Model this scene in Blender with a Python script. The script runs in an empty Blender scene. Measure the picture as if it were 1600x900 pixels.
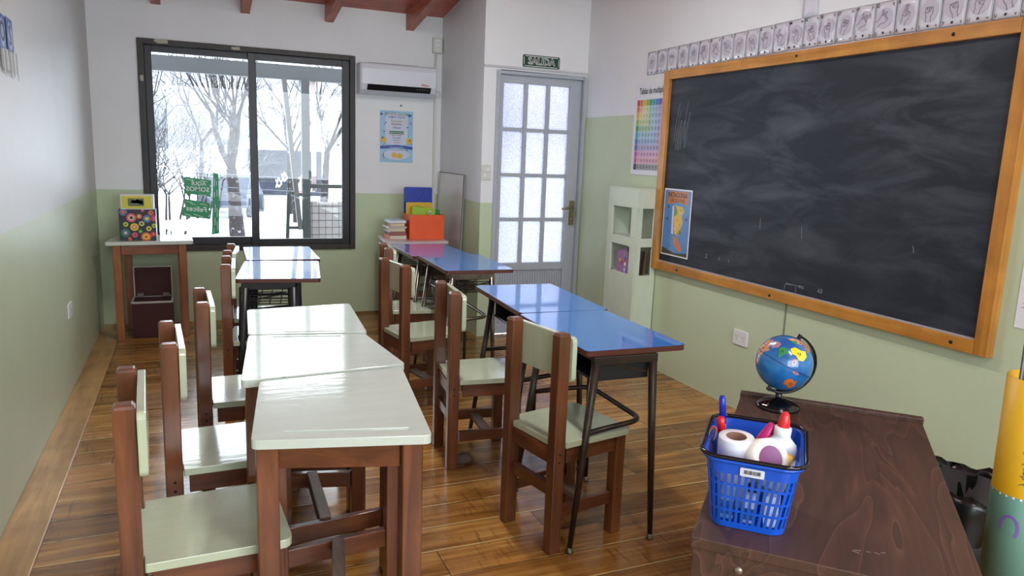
import bpy, bmesh, math, random
from mathutils import Vector, Matrix, noise as mnoise
S = bpy.context.scene
COL = S.collection
PI = math.pi
rad = math.radians

# ------------------------------------------------------------------ camera, world, lights, exposure
cam_d = bpy.data.cameras.new('camera'); cam = bpy.data.objects.new('camera', cam_d); COL.objects.link(cam)
S.camera = cam
cam_d.sensor_width = 36.0; cam_d.lens = 1155.9966 * 36 / 1600; cam_d.clip_start = 0.02; cam_d.clip_end = 500
def cam_axes(yaw, pitch, roll):
    cy, sy, cp, sp = math.cos(yaw), math.sin(yaw), math.cos(pitch), math.sin(pitch)
    f = Vector((sy*cp, cy*cp, -sp)); r = Vector((cy, -sy, 0)); u = r.cross(f)
    cr, sr = math.cos(roll), math.sin(roll)
    return cr*r + sr*u, -sr*r + cr*u, f
_r, _u, _f = cam_axes(0.407868, 0.177377, 0.037857)
m = Matrix((( _r.x, _u.x, -_f.x), (_r.y, _u.y, -_f.y), (_r.z, _u.z, -_f.z))).to_4x4()
m.translation = (0, 0, 1.45)
cam.matrix_world = m

W = bpy.data.worlds.new('overcast_sky'); S.world = W; W.use_nodes = True
bg = W.node_tree.nodes['Background']
bg.inputs['Color'].default_value = (0.86, 0.93, 1.0, 1); bg.inputs['Strength'].default_value = 8.0

def area(name, loc, size, size_y, power, rot=(0, 0, 0), color=(1, 1, 1), portal=False):
    d = bpy.data.lights.new(name, 'AREA'); d.shape = 'RECTANGLE'; d.size = size; d.size_y = size_y
    d.energy = power; d.color = color
    if portal: d.cycles.is_portal = True
    o = bpy.data.objects.new(name, d); COL.objects.link(o); o.location = loc; o.rotation_euler = rot
    return o
# daylight portals outside the window and the rear opening added for fill (they emit nothing, they guide the sky)
area('window_portal', (0.46, 6.75, 1.4), 1.62, 1.6, 1, (rad(-90), 0, 0), portal=True)
area('rear_fill_portal', (1.1, -1.76, 1.65), 3.0, 1.6, 1, (rad(90), 0, 0), portal=True)
FILL_POWER = 36
FILL_COL = (1.0, 0.985, 0.96)

S.view_settings.view_transform = 'Standard'; S.view_settings.look = 'None'
S.view_settings.gamma = 1; S.view_settings.use_curve_mapping = False
S.view_settings.exposure = 0.2

# room constants (metres, camera foot at the origin, +y to the window wall, +x to the blackboard)
XL, YF, XR, YD, XS, YB = -0.693, 6.51, 2.945, 5.448, 2.056, -1.6
def ceil_z(y): return 2.611 + 0.16 * (YF - y)

# ------------------------------------------------------------------ materials
def lin(c):
    return tuple(((x/255)/12.92 if x/255 <= 0.04045 else ((x/255 + 0.055)/1.055)**2.4) for x in c)
_mats = {}
class NT:
    def __init__(s, name):
        s.m = bpy.data.materials.new(name); s.m.use_nodes = True; s.t = s.m.node_tree
        s.b = s.t.nodes['Principled BSDF']; s.out = s.t.nodes['Material Output']
    def n(s, typ, **kw):
        nd = s.t.nodes.new(typ)
        for k, v in kw.items():
            if k in nd.inputs: nd.inputs[k].default_value = v
            else: setattr(nd, k, v)
        return nd
    def l(s, a, b): s.t.links.new(a, b)
    def math(s, op, a, b=None, c=None):
        nd = s.t.nodes.new('ShaderNodeMath'); nd.operation = op
        for i, x in enumerate((a, b, c)):
            if x is None: continue
            if hasattr(x, 'is_linked') or isinstance(x, bpy.types.NodeSocket): s.l(x, nd.inputs[i])
            else: nd.inputs[i].default_value = x
        return nd.outputs[0]
    def ramp(s, fac, stops):
        nd = s.t.nodes.new('ShaderNodeValToRGB'); cr = nd.color_ramp
        while len(cr.elements) < len(stops): cr.elements.new(0.5)
        for e, (p, c) in zip(cr.elements, stops): e.position = p; e.color = (*c, 1) if len(c) == 3 else c
        s.l(fac, nd.inputs[0]); return nd.outputs[0]
    def mix(s, fac, a, b, blend='MIX'):
        nd = s.t.nodes.new('ShaderNodeMix'); nd.data_type = 'RGBA'; nd.blend_type = blend
        for i, x in ((0, fac), (6, a), (7, b)):
            if isinstance(x, bpy.types.NodeSocket): s.l(x, nd.inputs[i])
            elif i == 0: nd.inputs[0].default_value = x
            else: nd.inputs[i].default_value = (*x, 1)
        return nd.outputs[2]
    def bump(s, h, strength=0.2, dist=0.002):
        nd = s.n('ShaderNodeBump'); nd.inputs['Strength'].default_value = strength; nd.inputs['Distance'].default_value = dist
        s.l(h, nd.inputs['Height']); s.l(nd.outputs[0], s.b.inputs['Normal'])
def plain(name, rgb, rough=0.5, metal=0.0, coat=0.0, var=0.06, scale=12, bump=0.0, spec=None, trans=0):
    if name in _mats: return _mats[name]
    t = NT(name); c = lin(rgb)
    tc = t.n('ShaderNodeTexCoord'); nz = t.n('ShaderNodeTexNoise', Scale=scale, Detail=4.0)
    t.l(tc.outputs['Object'], nz.inputs['Vector'])
    lo = tuple(x*(1-var) for x in c); hi = tuple(min(1, x*(1+var)) for x in c)
    t.l(t.ramp(nz.outputs['Fac'], [(0.3, lo), (0.7, hi)]), t.b.inputs['Base Color'])
    t.b.inputs['Roughness'].default_value = rough; t.b.inputs['Metallic'].default_value = metal
    if coat: t.b.inputs['Coat Weight'].default_value = coat; t.b.inputs['Coat Roughness'].default_value = 0.04; t.b.inputs['Coat IOR'].default_value = 1.6 if name == 'blue_laminate' else 1.5
    if spec is not None: t.b.inputs['Specular IOR Level'].default_value = spec
    if bump: t.bump(nz.outputs['Fac'], bump)
    if trans: t.b.inputs['Transmission Weight'].default_value = trans
    _mats[name] = t.m; return t.m
def wood(name, dark, light, axis='z', rough=0.35, scale=1.0, coat=0.0, cont=1.0):
    if name in _mats: return _mats[name]
    t = NT(name)
    tc = t.n('ShaderNodeTexCoord'); oi = t.n('ShaderNodeObjectInfo')
    mp = t.n('ShaderNodeMapping')
    sc = {'x': (1.6, 22, 22), 'y': (22, 1.6, 22), 'z': (22, 22, 1.6)}[axis]
    mp.inputs['Scale'].default_value = tuple(v*scale for v in sc)
    t.l(tc.outputs['Object'], mp.inputs['Vector'])
    rnd = t.math('MULTIPLY', oi.outputs['Random'], 37.0)
    cb = t.n('ShaderNodeCombineXYZ'); 
    for i in range(3): t.l(rnd, cb.inputs[i])
    t.l(cb.outputs[0], mp.inputs['Location'])
    nz = t.n('ShaderNodeTexNoise', Scale=1.0, Detail=6.0, Roughness=0.62, Distortion=0.5)
    t.l(mp.outputs[0], nz.inputs['Vector'])
    n2 = t.n('ShaderNodeTexNoise', Scale=6.0, Detail=3.0)
    t.l(tc.outputs['Object'], n2.inputs['Vector'])
    d, l = lin(dark), lin(light); mid = tuple((a+b)/2 for a, b in zip(d, l))
    c = t.ramp(nz.outputs['Fac'], [(0.28, d), (0.5, mid), (0.72, l)])
    c2 = t.ramp(n2.outputs['Fac'], [(0.3, (0.72*cont, 0.7*cont, 0.68*cont)), (0.75, (1.08, 1.08, 1.08))])
    t.l(t.mix(1.0, c, c2, 'MULTIPLY'), t.b.inputs['Base Color'])
    t.b.inputs['Roughness'].default_value = rough
    if coat: t.b.inputs['Coat Weight'].default_value = coat; t.b.inputs['Coat Roughness'].default_value = 0.12
    t.bump(nz.outputs['Fac'], 0.25, 0.001)
    _mats[name] = t.m; return t.m
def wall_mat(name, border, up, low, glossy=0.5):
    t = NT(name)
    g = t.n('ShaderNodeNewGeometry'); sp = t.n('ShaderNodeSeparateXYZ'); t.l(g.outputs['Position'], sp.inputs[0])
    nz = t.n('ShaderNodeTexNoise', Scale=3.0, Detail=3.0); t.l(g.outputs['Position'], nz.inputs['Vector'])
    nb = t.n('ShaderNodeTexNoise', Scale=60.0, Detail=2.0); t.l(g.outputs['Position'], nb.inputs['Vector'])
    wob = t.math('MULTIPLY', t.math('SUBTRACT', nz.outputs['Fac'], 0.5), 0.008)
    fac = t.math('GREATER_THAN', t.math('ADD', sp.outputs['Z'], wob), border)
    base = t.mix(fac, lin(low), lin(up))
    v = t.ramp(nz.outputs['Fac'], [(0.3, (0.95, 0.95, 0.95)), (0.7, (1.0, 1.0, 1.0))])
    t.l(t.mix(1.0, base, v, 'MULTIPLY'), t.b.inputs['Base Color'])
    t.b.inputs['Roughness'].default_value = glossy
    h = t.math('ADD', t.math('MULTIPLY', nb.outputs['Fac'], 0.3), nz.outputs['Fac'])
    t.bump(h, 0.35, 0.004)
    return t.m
def floor_mat():
    t = NT('varnished_plank_floor')
    g = t.n('ShaderNodeNewGeometry'); sp = t.n('ShaderNodeSeparateXYZ'); t.l(g.outputs['Position'], sp.inputs[0])
    wv = t.n('ShaderNodeTexNoise', Scale=1.3, Detail=2.0); t.l(g.outputs['Position'], wv.inputs['Vector'])
    yy = t.math('ADD', sp.outputs['Y'], t.math('MULTIPLY', t.math('SUBTRACT', wv.outputs['Fac'], 0.5), 0.02))
    ys = t.math('MULTIPLY', yy, 1/0.172)
    row = t.math('FLOOR', ys); fr = t.math('FRACT', ys)
    wn = t.n('ShaderNodeTexWhiteNoise', noise_dimensions='1D'); t.l(row, wn.inputs['W'])
    xs = t.math('ADD', t.math('MULTIPLY', sp.outputs['X'], 1/1.9), t.math('MULTIPLY', wn.outputs['Value'], 7.0))
    colx = t.math('FLOOR', xs); frx = t.math('FRACT', xs)
    cb = t.n('ShaderNodeCombineXYZ'); t.l(row, cb.inputs[0]); t.l(colx, cb.inputs[1])
    w2 = t.n('ShaderNodeTexWhiteNoise', noise_dimensions='3D'); t.l(cb.outputs[0], w2.inputs['Vector'])
    # grain
    off = t.n('ShaderNodeCombineXYZ'); t.l(t.math('MULTIPLY', w2.outputs['Value'], 40.0), off.inputs[0]); t.l(t.math('MULTIPLY', w2.outputs['Value'], 13.0), off.inputs[1])
    mp = t.n('ShaderNodeMapping'); mp.inputs['Scale'].default_value = (1.6, 26, 1)
    t.l(g.outputs['Position'], mp.inputs['Vector']); t.l(off.outputs[0], mp.inputs['Location'])
    gr = t.n('ShaderNodeTexNoise', Scale=1.0, Detail=7.0, Roughness=0.65, Distortion=0.8); t.l(mp.outputs[0], gr.inputs['Vector'])
    mp2 = t.n('ShaderNodeMapping'); mp2.inputs['Scale'].default_value = (2.0, 5.0, 1)
    t.l(g.outputs['Position'], mp2.inputs['Vector']); t.l(off.outputs[0], mp2.inputs['Location'])
    bl = t.n('ShaderNodeTexNoise', Scale=1.0, Detail=4.0, Roughness=0.6); t.l(mp2.outputs[0], bl.inputs['Vector'])
    c = t.ramp(gr.outputs['Fac'], [(0.25, lin((98, 62, 28))), (0.5, lin((162, 114, 56))), (0.75, lin((204, 158, 90)))])
    tone = t.ramp(w2.outputs['Value'], [(0.0, (0.62, 0.56, 0.50)), (0.5, (0.95, 0.93, 0.9)), (1.0, (1.15, 1.12, 1.05))])
    blot = t.ramp(bl.outputs['Fac'], [(0.3, (0.62, 0.55, 0.48)), (0.55, (1, 1, 1))])
    c = t.mix(1.0, t.mix(1.0, c, tone, 'MULTIPLY'), blot, 'MULTIPLY')
    # rough-sawn cross scratches and dark stains
    mp5 = t.n('ShaderNodeMapping'); mp5.inputs['Scale'].default_value = (60, 7, 1); mp5.inputs['Rotation'].default_value = (0, 0, 0.25)
    t.l(g.outputs['Position'], mp5.inputs['Vector']); sw = t.n('ShaderNodeTexNoise', Scale=1.0, Detail=3.0); t.l(mp5.outputs[0], sw.inputs['Vector'])
    patch = t.n('ShaderNodeTexNoise', Scale=2.6, Detail=2.0); t.l(g.outputs['Position'], patch.inputs['Vector'])
    sc1 = t.math('MULTIPLY', t.ramp(sw.outputs['Fac'], [(0.52, (0,)*3), (0.66, (1,)*3)]), t.ramp(patch.outputs['Fac'], [(0.48, (0,)*3), (0.6, (1,)*3)]))
    c = t.mix(t.math('MULTIPLY', sc1, 0.5), c, lin((70, 44, 24)))
    # knots
    vo = t.n('ShaderNodeTexVoronoi', Scale=1.0, feature='F1'); mp3 = t.n('ShaderNodeMapping'); mp3.inputs['Scale'].default_value = (1.7, 4.5, 1)
    t.l(g.outputs['Position'], mp3.inputs['Vector']); t.l(mp3.outputs[0], vo.inputs['Vector'])
    kn = t.ramp(vo.outputs['Distance'], [(0.02, (1, 1, 1)), (0.09, (0, 0, 0))])
    c = t.mix(t.math('MULTIPLY', kn, 0.7), c, lin((58, 32, 16)))
    # seams: dark slit with a pale worn lip beside it
    e = t.math('MINIMUM', fr, t.math('SUBTRACT', 1.0, fr))
    dark = t.math('LESS_THAN', e, 0.012)
    lip = t.math('MULTIPLY', t.math('LESS_THAN', fr, 0.055), t.math('GREATER_THAN', gr.outputs['Fac'], 0.42))
    ex = t.math('LESS_THAN', frx, 0.0022)
    c = t.mix(t.math('MULTIPLY', lip, 0.7), c, lin((214, 184, 120)))
    seam = t.math('MAXIMUM', dark, ex)
    c = t.mix(t.math('MULTIPLY', seam, 0.85), c, lin((48, 30, 16)))
    t.l(c, t.b.inputs['Base Color'])
    ro = t.ramp(bl.outputs['Fac'], [(0.3, (0.12,)*3), (0.7, (0.30,)*3)])
    t.l(ro, t.b.inputs['Roughness'])
    h = t.math('SUBTRACT', t.math('ADD', t.math('MULTIPLY', gr.outputs['Fac'], 0.35), t.math('MULTIPLY', bl.outputs['Fac'], 0.5)), seam)
    t.bump(h, 0.5, 0.004)
    return t.m
def board_mat():
    t = NT('chalky_slate'); tc = t.n('ShaderNodeTexCoord')
    mp = t.n('ShaderNodeMapping'); mp.inputs['Rotation'].default_value = (rad(35), 0, 0); mp.inputs['Scale'].default_value = (1, 1.2, 4.0)
    t.l(tc.outputs['Object'], mp.inputs['Vector'])
    a = t.n('ShaderNodeTexNoise', Scale=1.7, Detail=6.0, Roughness=0.6, Distortion=0.6); t.l(mp.outputs[0], a.inputs['Vector'])
    mq = t.n('ShaderNodeMapping'); mq.inputs['Rotation'].default_value = (rad(-50), 0, 0); mq.inputs['Scale'].default_value = (1, 2.0, 12.0)
    t.l(tc.outputs['Object'], mq.inputs['Vector'])
    b = t.n('ShaderNodeTexNoise', Scale=2.2, Detail=8.0, Roughness=0.7); t.l(mq.outputs[0], b.inputs['Vector'])
    big = t.n('ShaderNodeTexNoise', Scale=1.0, Detail=2.0); t.l(tc.outputs['Object'], big.inputs['Vector'])
    s = t.math('MULTIPLY', t.ramp(a.outputs['Fac'], [(0.42, (0,)*3), (0.75, (1,)*3)]), t.ramp(big.outputs['Fac'], [(0.35, (0.2,)*3), (0.65, (1,)*3)]))
    s2 = t.ramp(b.outputs['Fac'], [(0.56, (0,)*3), (0.8, (1,)*3)])
    f = t.math('ADD', t.math('MULTIPLY', s, 0.23), t.math('MULTIPLY', s2, 0.05))
    t.l(t.mix(f, lin((34, 39, 48)), lin((150, 156, 166))), t.b.inputs['Base Color'])
    t.b.inputs['Roughness'].default_value = 0.55; t.b.inputs['Specular IOR Level'].default_value = 0.3
    return t.m
def snowy_mat(name, under, thresh=0.15, snow=(238, 243, 250), nscale=6.0, amount=0.5):
    t = NT(name); g = t.n('ShaderNodeNewGeometry'); sp = t.n('ShaderNodeSeparateXYZ'); t.l(g.outputs['Normal'], sp.inputs[0])
    nz = t.n('ShaderNodeTexNoise', Scale=nscale, Detail=4.0, Roughness=0.7); t.l(g.outputs['Position'], nz.inputs['Vector'])
    v = t.math('ADD', sp.outputs['Z'], t.math('MULTIPLY', t.math('SUBTRACT', nz.outputs['Fac'], 0.5), 3.0*amount))
    f = t.ramp(v, [(max(0, thresh-0.05), (0,)*3), (thresh+0.05, (1,)*3)])
    t.l(t.mix(f, lin(under), lin(snow)), t.b.inputs['Base Color'])
    t.b.inputs['Roughness'].default_value = 0.9; t.b.inputs['Specular IOR Level'].default_value = 0.1
    return t.m
def glass_mat():
    t = NT('window_glass'); t.t.nodes.remove(t.b)
    tr = t.n('ShaderNodeBsdfTransparent'); tr.inputs[0].default_value = (0.95, 0.97, 0.97, 1)
    gl = t.n('ShaderNodeBsdfGlossy', Roughness=0.0); fr = t.n('ShaderNodeFresnel', IOR=1.4)
    mx = t.n('ShaderNodeMixShader'); t.l(fr.outputs[0], mx.inputs[0]); t.l(tr.outputs[0], mx.inputs[1]); t.l(gl.outputs[0], mx.inputs[2])
    t.l(mx.outputs[0], t.out.inputs[0]); return t.m
def frosted_mat():
    t = NT('frosted_pattern_glass'); t.t.nodes.remove(t.b)
    g = t.n('ShaderNodeNewGeometry')
    vo = t.n('ShaderNodeTexVoronoi', Scale=110.0); t.l(g.outputs['Position'], vo.inputs['Vector'])
    c = t.ramp(vo.outputs['Distance'], [(0.1, (0.60, 0.60, 0.65)), (0.5, (0.50, 0.50, 0.56)), (0.8, (0.40, 0.40, 0.46))])
    tl = t.n('ShaderNodeBsdfTranslucent'); t.l(c, tl.inputs[0])
    gl = t.n('ShaderNodeBsdfGlossy', Roughness=0.25); gl.inputs[0].default_value = (0.8, 0.8, 0.8, 1)
    rf = t.n('ShaderNodeBsdfRefraction', Roughness=0.55, IOR=1.08); t.l(c, rf.inputs[0])
    m0 = t.n('ShaderNodeMixShader'); m0.inputs[0].default_value = 0.4; t.l(tl.outputs[0], m0.inputs[1]); t.l(rf.outputs[0], m0.inputs[2])
    mx = t.n('ShaderNodeMixShader'); mx.inputs[0].default_value = 0.05; t.l(m0.outputs[0], mx.inputs[1]); t.l(gl.outputs[0], mx.inputs[2])
    t.l(mx.outputs[0], t.out.inputs[0]); return t.m
def globe_mat():
    t = NT('globe_map'); tc = t.n('ShaderNodeTexCoord')
    nz = t.n('ShaderNodeTexNoise', Scale=7.0, Detail=4.0, Roughness=0.6); t.l(tc.outputs['Object'], nz.inputs['Vector'])
    t.l(t.ramp(nz.outputs['Fac'], [(0.35, lin((16, 84, 150))), (0.5, lin((26, 112, 178))), (0.62, lin((70, 160, 205)))]), t.b.inputs['Base Color'])
    t.b.inputs['Roughness'].default_value = 0.3; t.b.inputs['Coat Weight'].default_value = 0.8; t.b.inputs['Coat Roughness'].default_value = 0.05
    return t.m
def veneer_mat():
    t = NT('dark_walnut_laminate'); tc = t.n('ShaderNodeTexCoord')
    mp = t.n('ShaderNodeMapping'); mp.inputs['Scale'].default_value = (5.0, 0.9, 3)
    t.l(tc.outputs['Object'], mp.inputs['Vector'])
    nz = t.n('ShaderNodeTexNoise', Scale=1.3, Detail=2.0, Distortion=1.2); t.l(mp.outputs[0], nz.inputs['Vector'])
    ring = t.math('FRACT', t.math('MULTIPLY', nz.outputs['Fac'], 9.0))
    ml = t.n('ShaderNodeMapping'); ml.inputs['Scale'].default_value = (90, 3, 40); t.l(tc.outputs['Object'], ml.inputs['Vector'])
    fine = t.n('ShaderNodeTexNoise', Scale=1.0, Detail=4.0); t.l(ml.outputs[0], fine.inputs['Vector'])
    c = t.ramp(ring, [(0.0, lin((64, 42, 33))), (0.85, lin((78, 51, 40))), (1.0, lin((94, 64, 51)))])
    c2 = t.ramp(fine.outputs['Fac'], [(0.3, (0.78,)*3), (0.7, (1.1,)*3)])
    t.l(t.mix(1.0, c, c2, 'MULTIPLY'), t.b.inputs['Base Color'])
    t.b.inputs['Roughness'].default_value = 0.5
    return t.m
def dots_mat(): return plain('navy_card', (28, 30, 48), 0.45)

M_chairwood = wood('red_brown_varnished_wood', (76, 42, 26), (140, 84, 52), 'z', 0.3, coat=0.3)
M_chairwood_x = wood('red_brown_varnished_rail', (78, 42, 26), (136, 80, 50), 'x', 0.3, coat=0.3)
M_chairwood_y = wood('red_brown_varnished_cross_rail', (78, 42, 26), (136, 80, 50), 'y', 0.3, coat=0.3)
M_honey = wood('honey_varnished_wood', (112, 60, 30), (176, 108, 58), 'z', 0.32, coat=0.3)
M_honey_x = wood('honey_varnished_rail', (106, 52, 26), (160, 90, 46), 'x', 0.32, coat=0.3)
M_worn = wood('grey_worn_wood', (96, 74, 62), (160, 138, 122), 'y', 0.5)
def paint_mat(name, rgb, rough, chips=(92, 80, 60), spec=0.5, bumps=0.5):
    t = NT(name); tc = t.n('ShaderNodeTexCoord'); oi = t.n('ShaderNodeObjectInfo')
    mp = t.n('ShaderNodeMapping'); mp.inputs['Scale'].default_value = (5, 30, 10)
    t.l(tc.outputs['Object'], mp.inputs['Vector'])
    cb = t.n('ShaderNodeCombineXYZ'); t.l(t.math('MULTIPLY', oi.outputs['Random'], 19.0), cb.inputs[0]); t.l(cb.outputs[0], mp.inputs['Location'])
    st = t.n('ShaderNodeTexNoise', Scale=1.0, Detail=3.0); t.l(mp.outputs[0], st.inputs['Vector'])
    sp = t.n('ShaderNodeTexNoise', Scale=28.0, Detail=4.0, Roughness=0.7); t.l(tc.outputs['Object'], sp.inputs['Vector'])
    c = lin(rgb)
    a = t.ramp(st.outputs['Fac'], [(0.3, tuple(x*0.93 for x in c)), (0.7, c)])
    f = t.ramp(sp.outputs['Fac'], [(0.70, (0,)*3), (0.73, (1,)*3)])
    t.l(t.mix(t.math('MULTIPLY', f, 0.6), a, lin(chips)), t.b.inputs['Base Color'])
    t.b.inputs['Roughness'].default_value = 0.4; t.b.inputs['Specular IOR Level'].default_value = spec
    t.b.inputs['Coat Weight'].default_value = 1.0; t.b.inputs['Coat Roughness'].default_value = rough; t.b.inputs['Coat IOR'].default_value = 1.6
    t.bump(t.math('ADD', st.outputs['Fac'], t.math('MULTIPLY', sp.outputs['Fac'], 0.35)), bumps, 0.0011); nbp = t.t.nodes['Bump']; t.l(nbp.outputs[0], t.b.inputs['Coat Normal'])
    return t.m
M_seat = paint_mat('pale_green_gloss_paint', (190, 201, 172), 0.10)
M_top = paint_mat('mint_white_gloss_paint', (200, 211, 200), 0.10)
M_topgrey = paint_mat('lilac_white_paint', (196, 190, 200), 0.35)
M_blue = plain('blue_laminate', (12, 120, 212), 0.35, coat=1.0, var=0.03)
M_edge = plain('brown_edge_band', (86, 44, 34), 0.35)
M_dmetal = plain('dark_brown_enamel_metal', (58, 48, 42), 0.32, metal=0.4, var=0.2, scale=20)
M_black = plain('black_enamel', (20, 22, 26), 0.35, var=0.2)
M_chrome = plain('dull_chrome', (150, 150, 148), 0.22, metal=1.0, var=0.15, scale=30)
M_brightmetal = plain('worn_steel', (120, 112, 104), 0.28, metal=0.9, var=0.3, scale=30)
M_tray = plain('dark_grey_tray', (44, 46, 48), 0.4, metal=0.3)
M_white = plain('white_plastic', (222, 224, 226), 0.35, var=0.02)
M_offwhite = plain('ivory_plastic', (205, 206, 196), 0.4, var=0.02)
M_dark = plain('near_black', (14, 14, 16), 0.3)
M_doormetal = plain('grey_painted_metal', (168, 174, 184), 0.42, var=0.03)
M_casing = wood('dark_brown_window_casing', (34, 30, 28), (58, 52, 48), 'z', 0.5)
M_alu = plain('dark_bronze_aluminium', (38, 38, 42), 0.38, metal=0.3, var=0.08)
M_pine = wood('orange_pine', (176, 112, 40), (216, 156, 72), 'y', 0.35, coat=0.2)
M_pinez = wood('orange_pine_upright', (168, 104, 36), (212, 150, 66), 'z', 0.35, coat=0.2)
M_slate = board_mat()
M_paper = plain('white_paper', (226, 226, 232), 0.55, var=0.02)
M_lam = plain('laminated_card', (212, 212, 222), 0.12, var=0.04, coat=0.6)
M_ink = plain('black_ink', (24, 24, 28), 0.5)
M_lilac = plain('pale_lilac_print', (196, 191, 205), 0.15, var=0.04, coat=0.6)
M_veneer = veneer_mat()
M_redwood = wood('red_ceiling_boards', (150, 66, 46), (206, 104, 74), 'x', 0.4)
M_beam = wood('red_stained_beam', (150, 72, 50), (208, 118, 86), 'y', 0.4)
M_floor = floor_mat()
M_kerb = wood('light_border_board', (150, 110, 64), (216, 174, 116), 'y', 0.3, scale=0.7, cont=1.0)
M_bin = plain('black_bag_plastic', (7, 7, 8), 0.28, bump=0.0)
M_glass = glass_mat(); M_frost = frosted_mat()
M_maroon = plain('maroon_cloth', (66, 28, 30), 0.7)
M_trim = plain('pale_grey_trim', (178, 176, 172), 0.5)
M_snow = snowy_mat('snow_ground', (190, 196, 204), 0.05, amount=0.2, nscale=1.0)
def C(name, rgb, rough=0.45, **k): return plain(name, rgb, rough, **k)

# ------------------------------------------------------------------ mesh helpers
_tc = {}
def text_mesh(body):
    if body in _tc: return _tc[body]
    cu = bpy.data.curves.new('t', 'FONT'); cu.body = body; cu.size = 1; cu.resolution_u = 2; cu.align_x = 'CENTER'; cu.align_y = 'CENTER'
    cu.offset = 0.015
    o = bpy.data.objects.new('t', cu); COL.objects.link(o)
    dg = bpy.context.evaluated_depsgraph_get(); ev = o.evaluated_get(dg); me = ev.to_mesh()
    vs = [tuple(v.co) for v in me.vertices]; fs = [tuple(p.vertices) for p in me.polygons]
    ev.to_mesh_clear(); bpy.data.objects.remove(o); bpy.data.curves.remove(cu)
    _tc[body] = (vs, fs); return vs, fs
class MB:
    def __init__(s): s.v = []; s.f = []; s.mi = []; s.sm = []
    def add(s, vs, fs, mi=0, smooth=False):
        b = len(s.v); s.v += [tuple(v) for v in vs]
        for f in fs: s.f.append(tuple(b+i for i in f)); s.mi.append(mi); s.sm.append(smooth)
        return s
    def box(s, c, d, mi=0, rot=None, taper=1.0):
        x, y, z = (k/2 for k in d)
        vs = [Vector((sx*x*(taper if sz > 0 else 1), sy*y*(taper if sz > 0 else 1), sz*z)) for sz in (-1, 1) for sy in (-1, 1) for sx in (-1, 1)]
        if rot is not None: vs = [rot @ v for v in vs]
        vs = [v + Vector(c) for v in vs]
        return s.add(vs, [(0, 2, 3, 1), (4, 5, 7, 6), (0, 1, 5, 4), (2, 6, 7, 3), (0, 4, 6, 2), (1, 3, 7, 5)], mi)
    def span(s, a, b, mi=0):
        a, b = [min(p, q) for p, q in zip(a, b)], [max(p, q) for p, q in zip(a, b)]
        return s.box([(p+q)/2 for p, q in zip(a, b)], [q-p for p, q in zip(a, b)], mi)
    def bar(s, p0, p1, w, h, mi=0, up=(0, 0, 1)):
        p0, p1 = Vector(p0), Vector(p1); d = (p1-p0); L = d.length; z = d.normalized()
        u = Vector(up)
        if abs(z.dot(u)) > 0.98: u = Vector((0, 1, 0))
        x = u.cross(z).normalized(); y = z.cross(x)
        rot = Matrix((x, y, z)).transposed()
        return s.box((p0+p1)/2, (w, h, L), mi, rot)
    def tube(s, pts, r, n=8, mi=0, caps=True, smooth=True):
        pts = [Vector(p) for p in pts]; k = len(pts)
        rs = r if isinstance(r, (list, tuple)) else [r]*k
        vs = []; prev = None
        for i, p in enumerate(pts):
            d = (pts[min(i+1, k-1)] - pts[max(i-1, 0)]).normalized()
            if prev is None:
                a = Vector((0, 0, 1)) if abs(d.z) < 0.9 else Vector((1, 0, 0))
                x = a.cross(d).normalized()
            else:
                x = (prev - d*prev.dot(d)).normalized()
            prev = x; y = d.cross(x)
            vs += [p + (x*math.cos(2*PI*j/n) + y*math.sin(2*PI*j/n))*rs[i] for j in range(n)]
        fs = [(i*n+j, i*n+(j+1) % n, (i+1)*n+(j+1) % n, (i+1)*n+j) for i in range(k-1) for j in range(n)]
        s.add(vs, fs, mi, smooth)
        if caps: s.add([vs[j] for j in range(n)], [tuple(range(n-1, -1, -1))], mi); s.add([vs[(k-1)*n+j] for j in range(n)], [tuple(range(n))], mi)
        return s
    def lathe(s, prof, c=(0, 0, 0), n=32, mi=0, rot=None, smooth=True, mis=None):
        vs = []
        for r, z in prof:
            for j in range(n):
                v = Vector((r*math.cos(2*PI*j/n), r*math.sin(2*PI*j/n), z))
                if rot is not None: v = rot @ v
                vs.append(v + Vector(c))
        b = len(s.v); s.v += [tuple(v) for v in vs]
        for i in range(len(prof)-1):
            for j in range(n):
                s.f.append(tuple(b+q for q in (i*n+j, i*n+(j+1) % n, (i+1)*n+(j+1) % n, (i+1)*n+j))); s.mi.append(mis[i] if mis else mi); s.sm.append(smooth)
        return s
    def prism(s, poly, z0, z1, mi=0, xf=None, mi_side=None):
        n = len(poly); vs = [Vector((x, y, z0)) for x, y in poly] + [Vector((x, y, z1)) for x, y in poly]
        if xf: vs = [xf(v) for v in vs]
        s.add(vs, [tuple(range(n-1, -1, -1)), tuple(range(n, 2*n))], mi)
        s.add(vs, [(i, (i+1) % n, n+(i+1) % n, n+i) for i in range(n)], mi if mi_side is None else mi_side); return s
    def quad(s, o, ux, uy, mi=0):
        o, ux, uy = Vector(o), Vector(ux), Vector(uy)
        return s.add([o, o+ux, o+ux+uy, o+uy], [(0, 1, 2, 3)], mi)
    def line(s, pts, w, xf, mi=0):
        for a, b in zip(pts[:-1], pts[1:]):
            a, b = Vector(a).to_2d(), Vector(b).to_2d(); d = b-a
            if d.length < 1e-9: continue
            nrm = Vector((-d.y, d.x)).normalized()*w/2; e = d.normalized()*w*0.3
            s.add([xf(Vector((*q, 0))) for q in (a-e-nrm, b+e-nrm, b+e+nrm, a-e+nrm)], [(0, 1, 2, 3)], mi)
        return s
    def text(s, body, xf, size, pos=(0, 0), mi=0, stretch=1.0):
        vs, fs = text_mesh(body)
        return s.add([xf(Vector((pos[0]+x*size*stretch, pos[1]+y*size, 0))) for x, y, z in vs], fs, mi)
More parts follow.
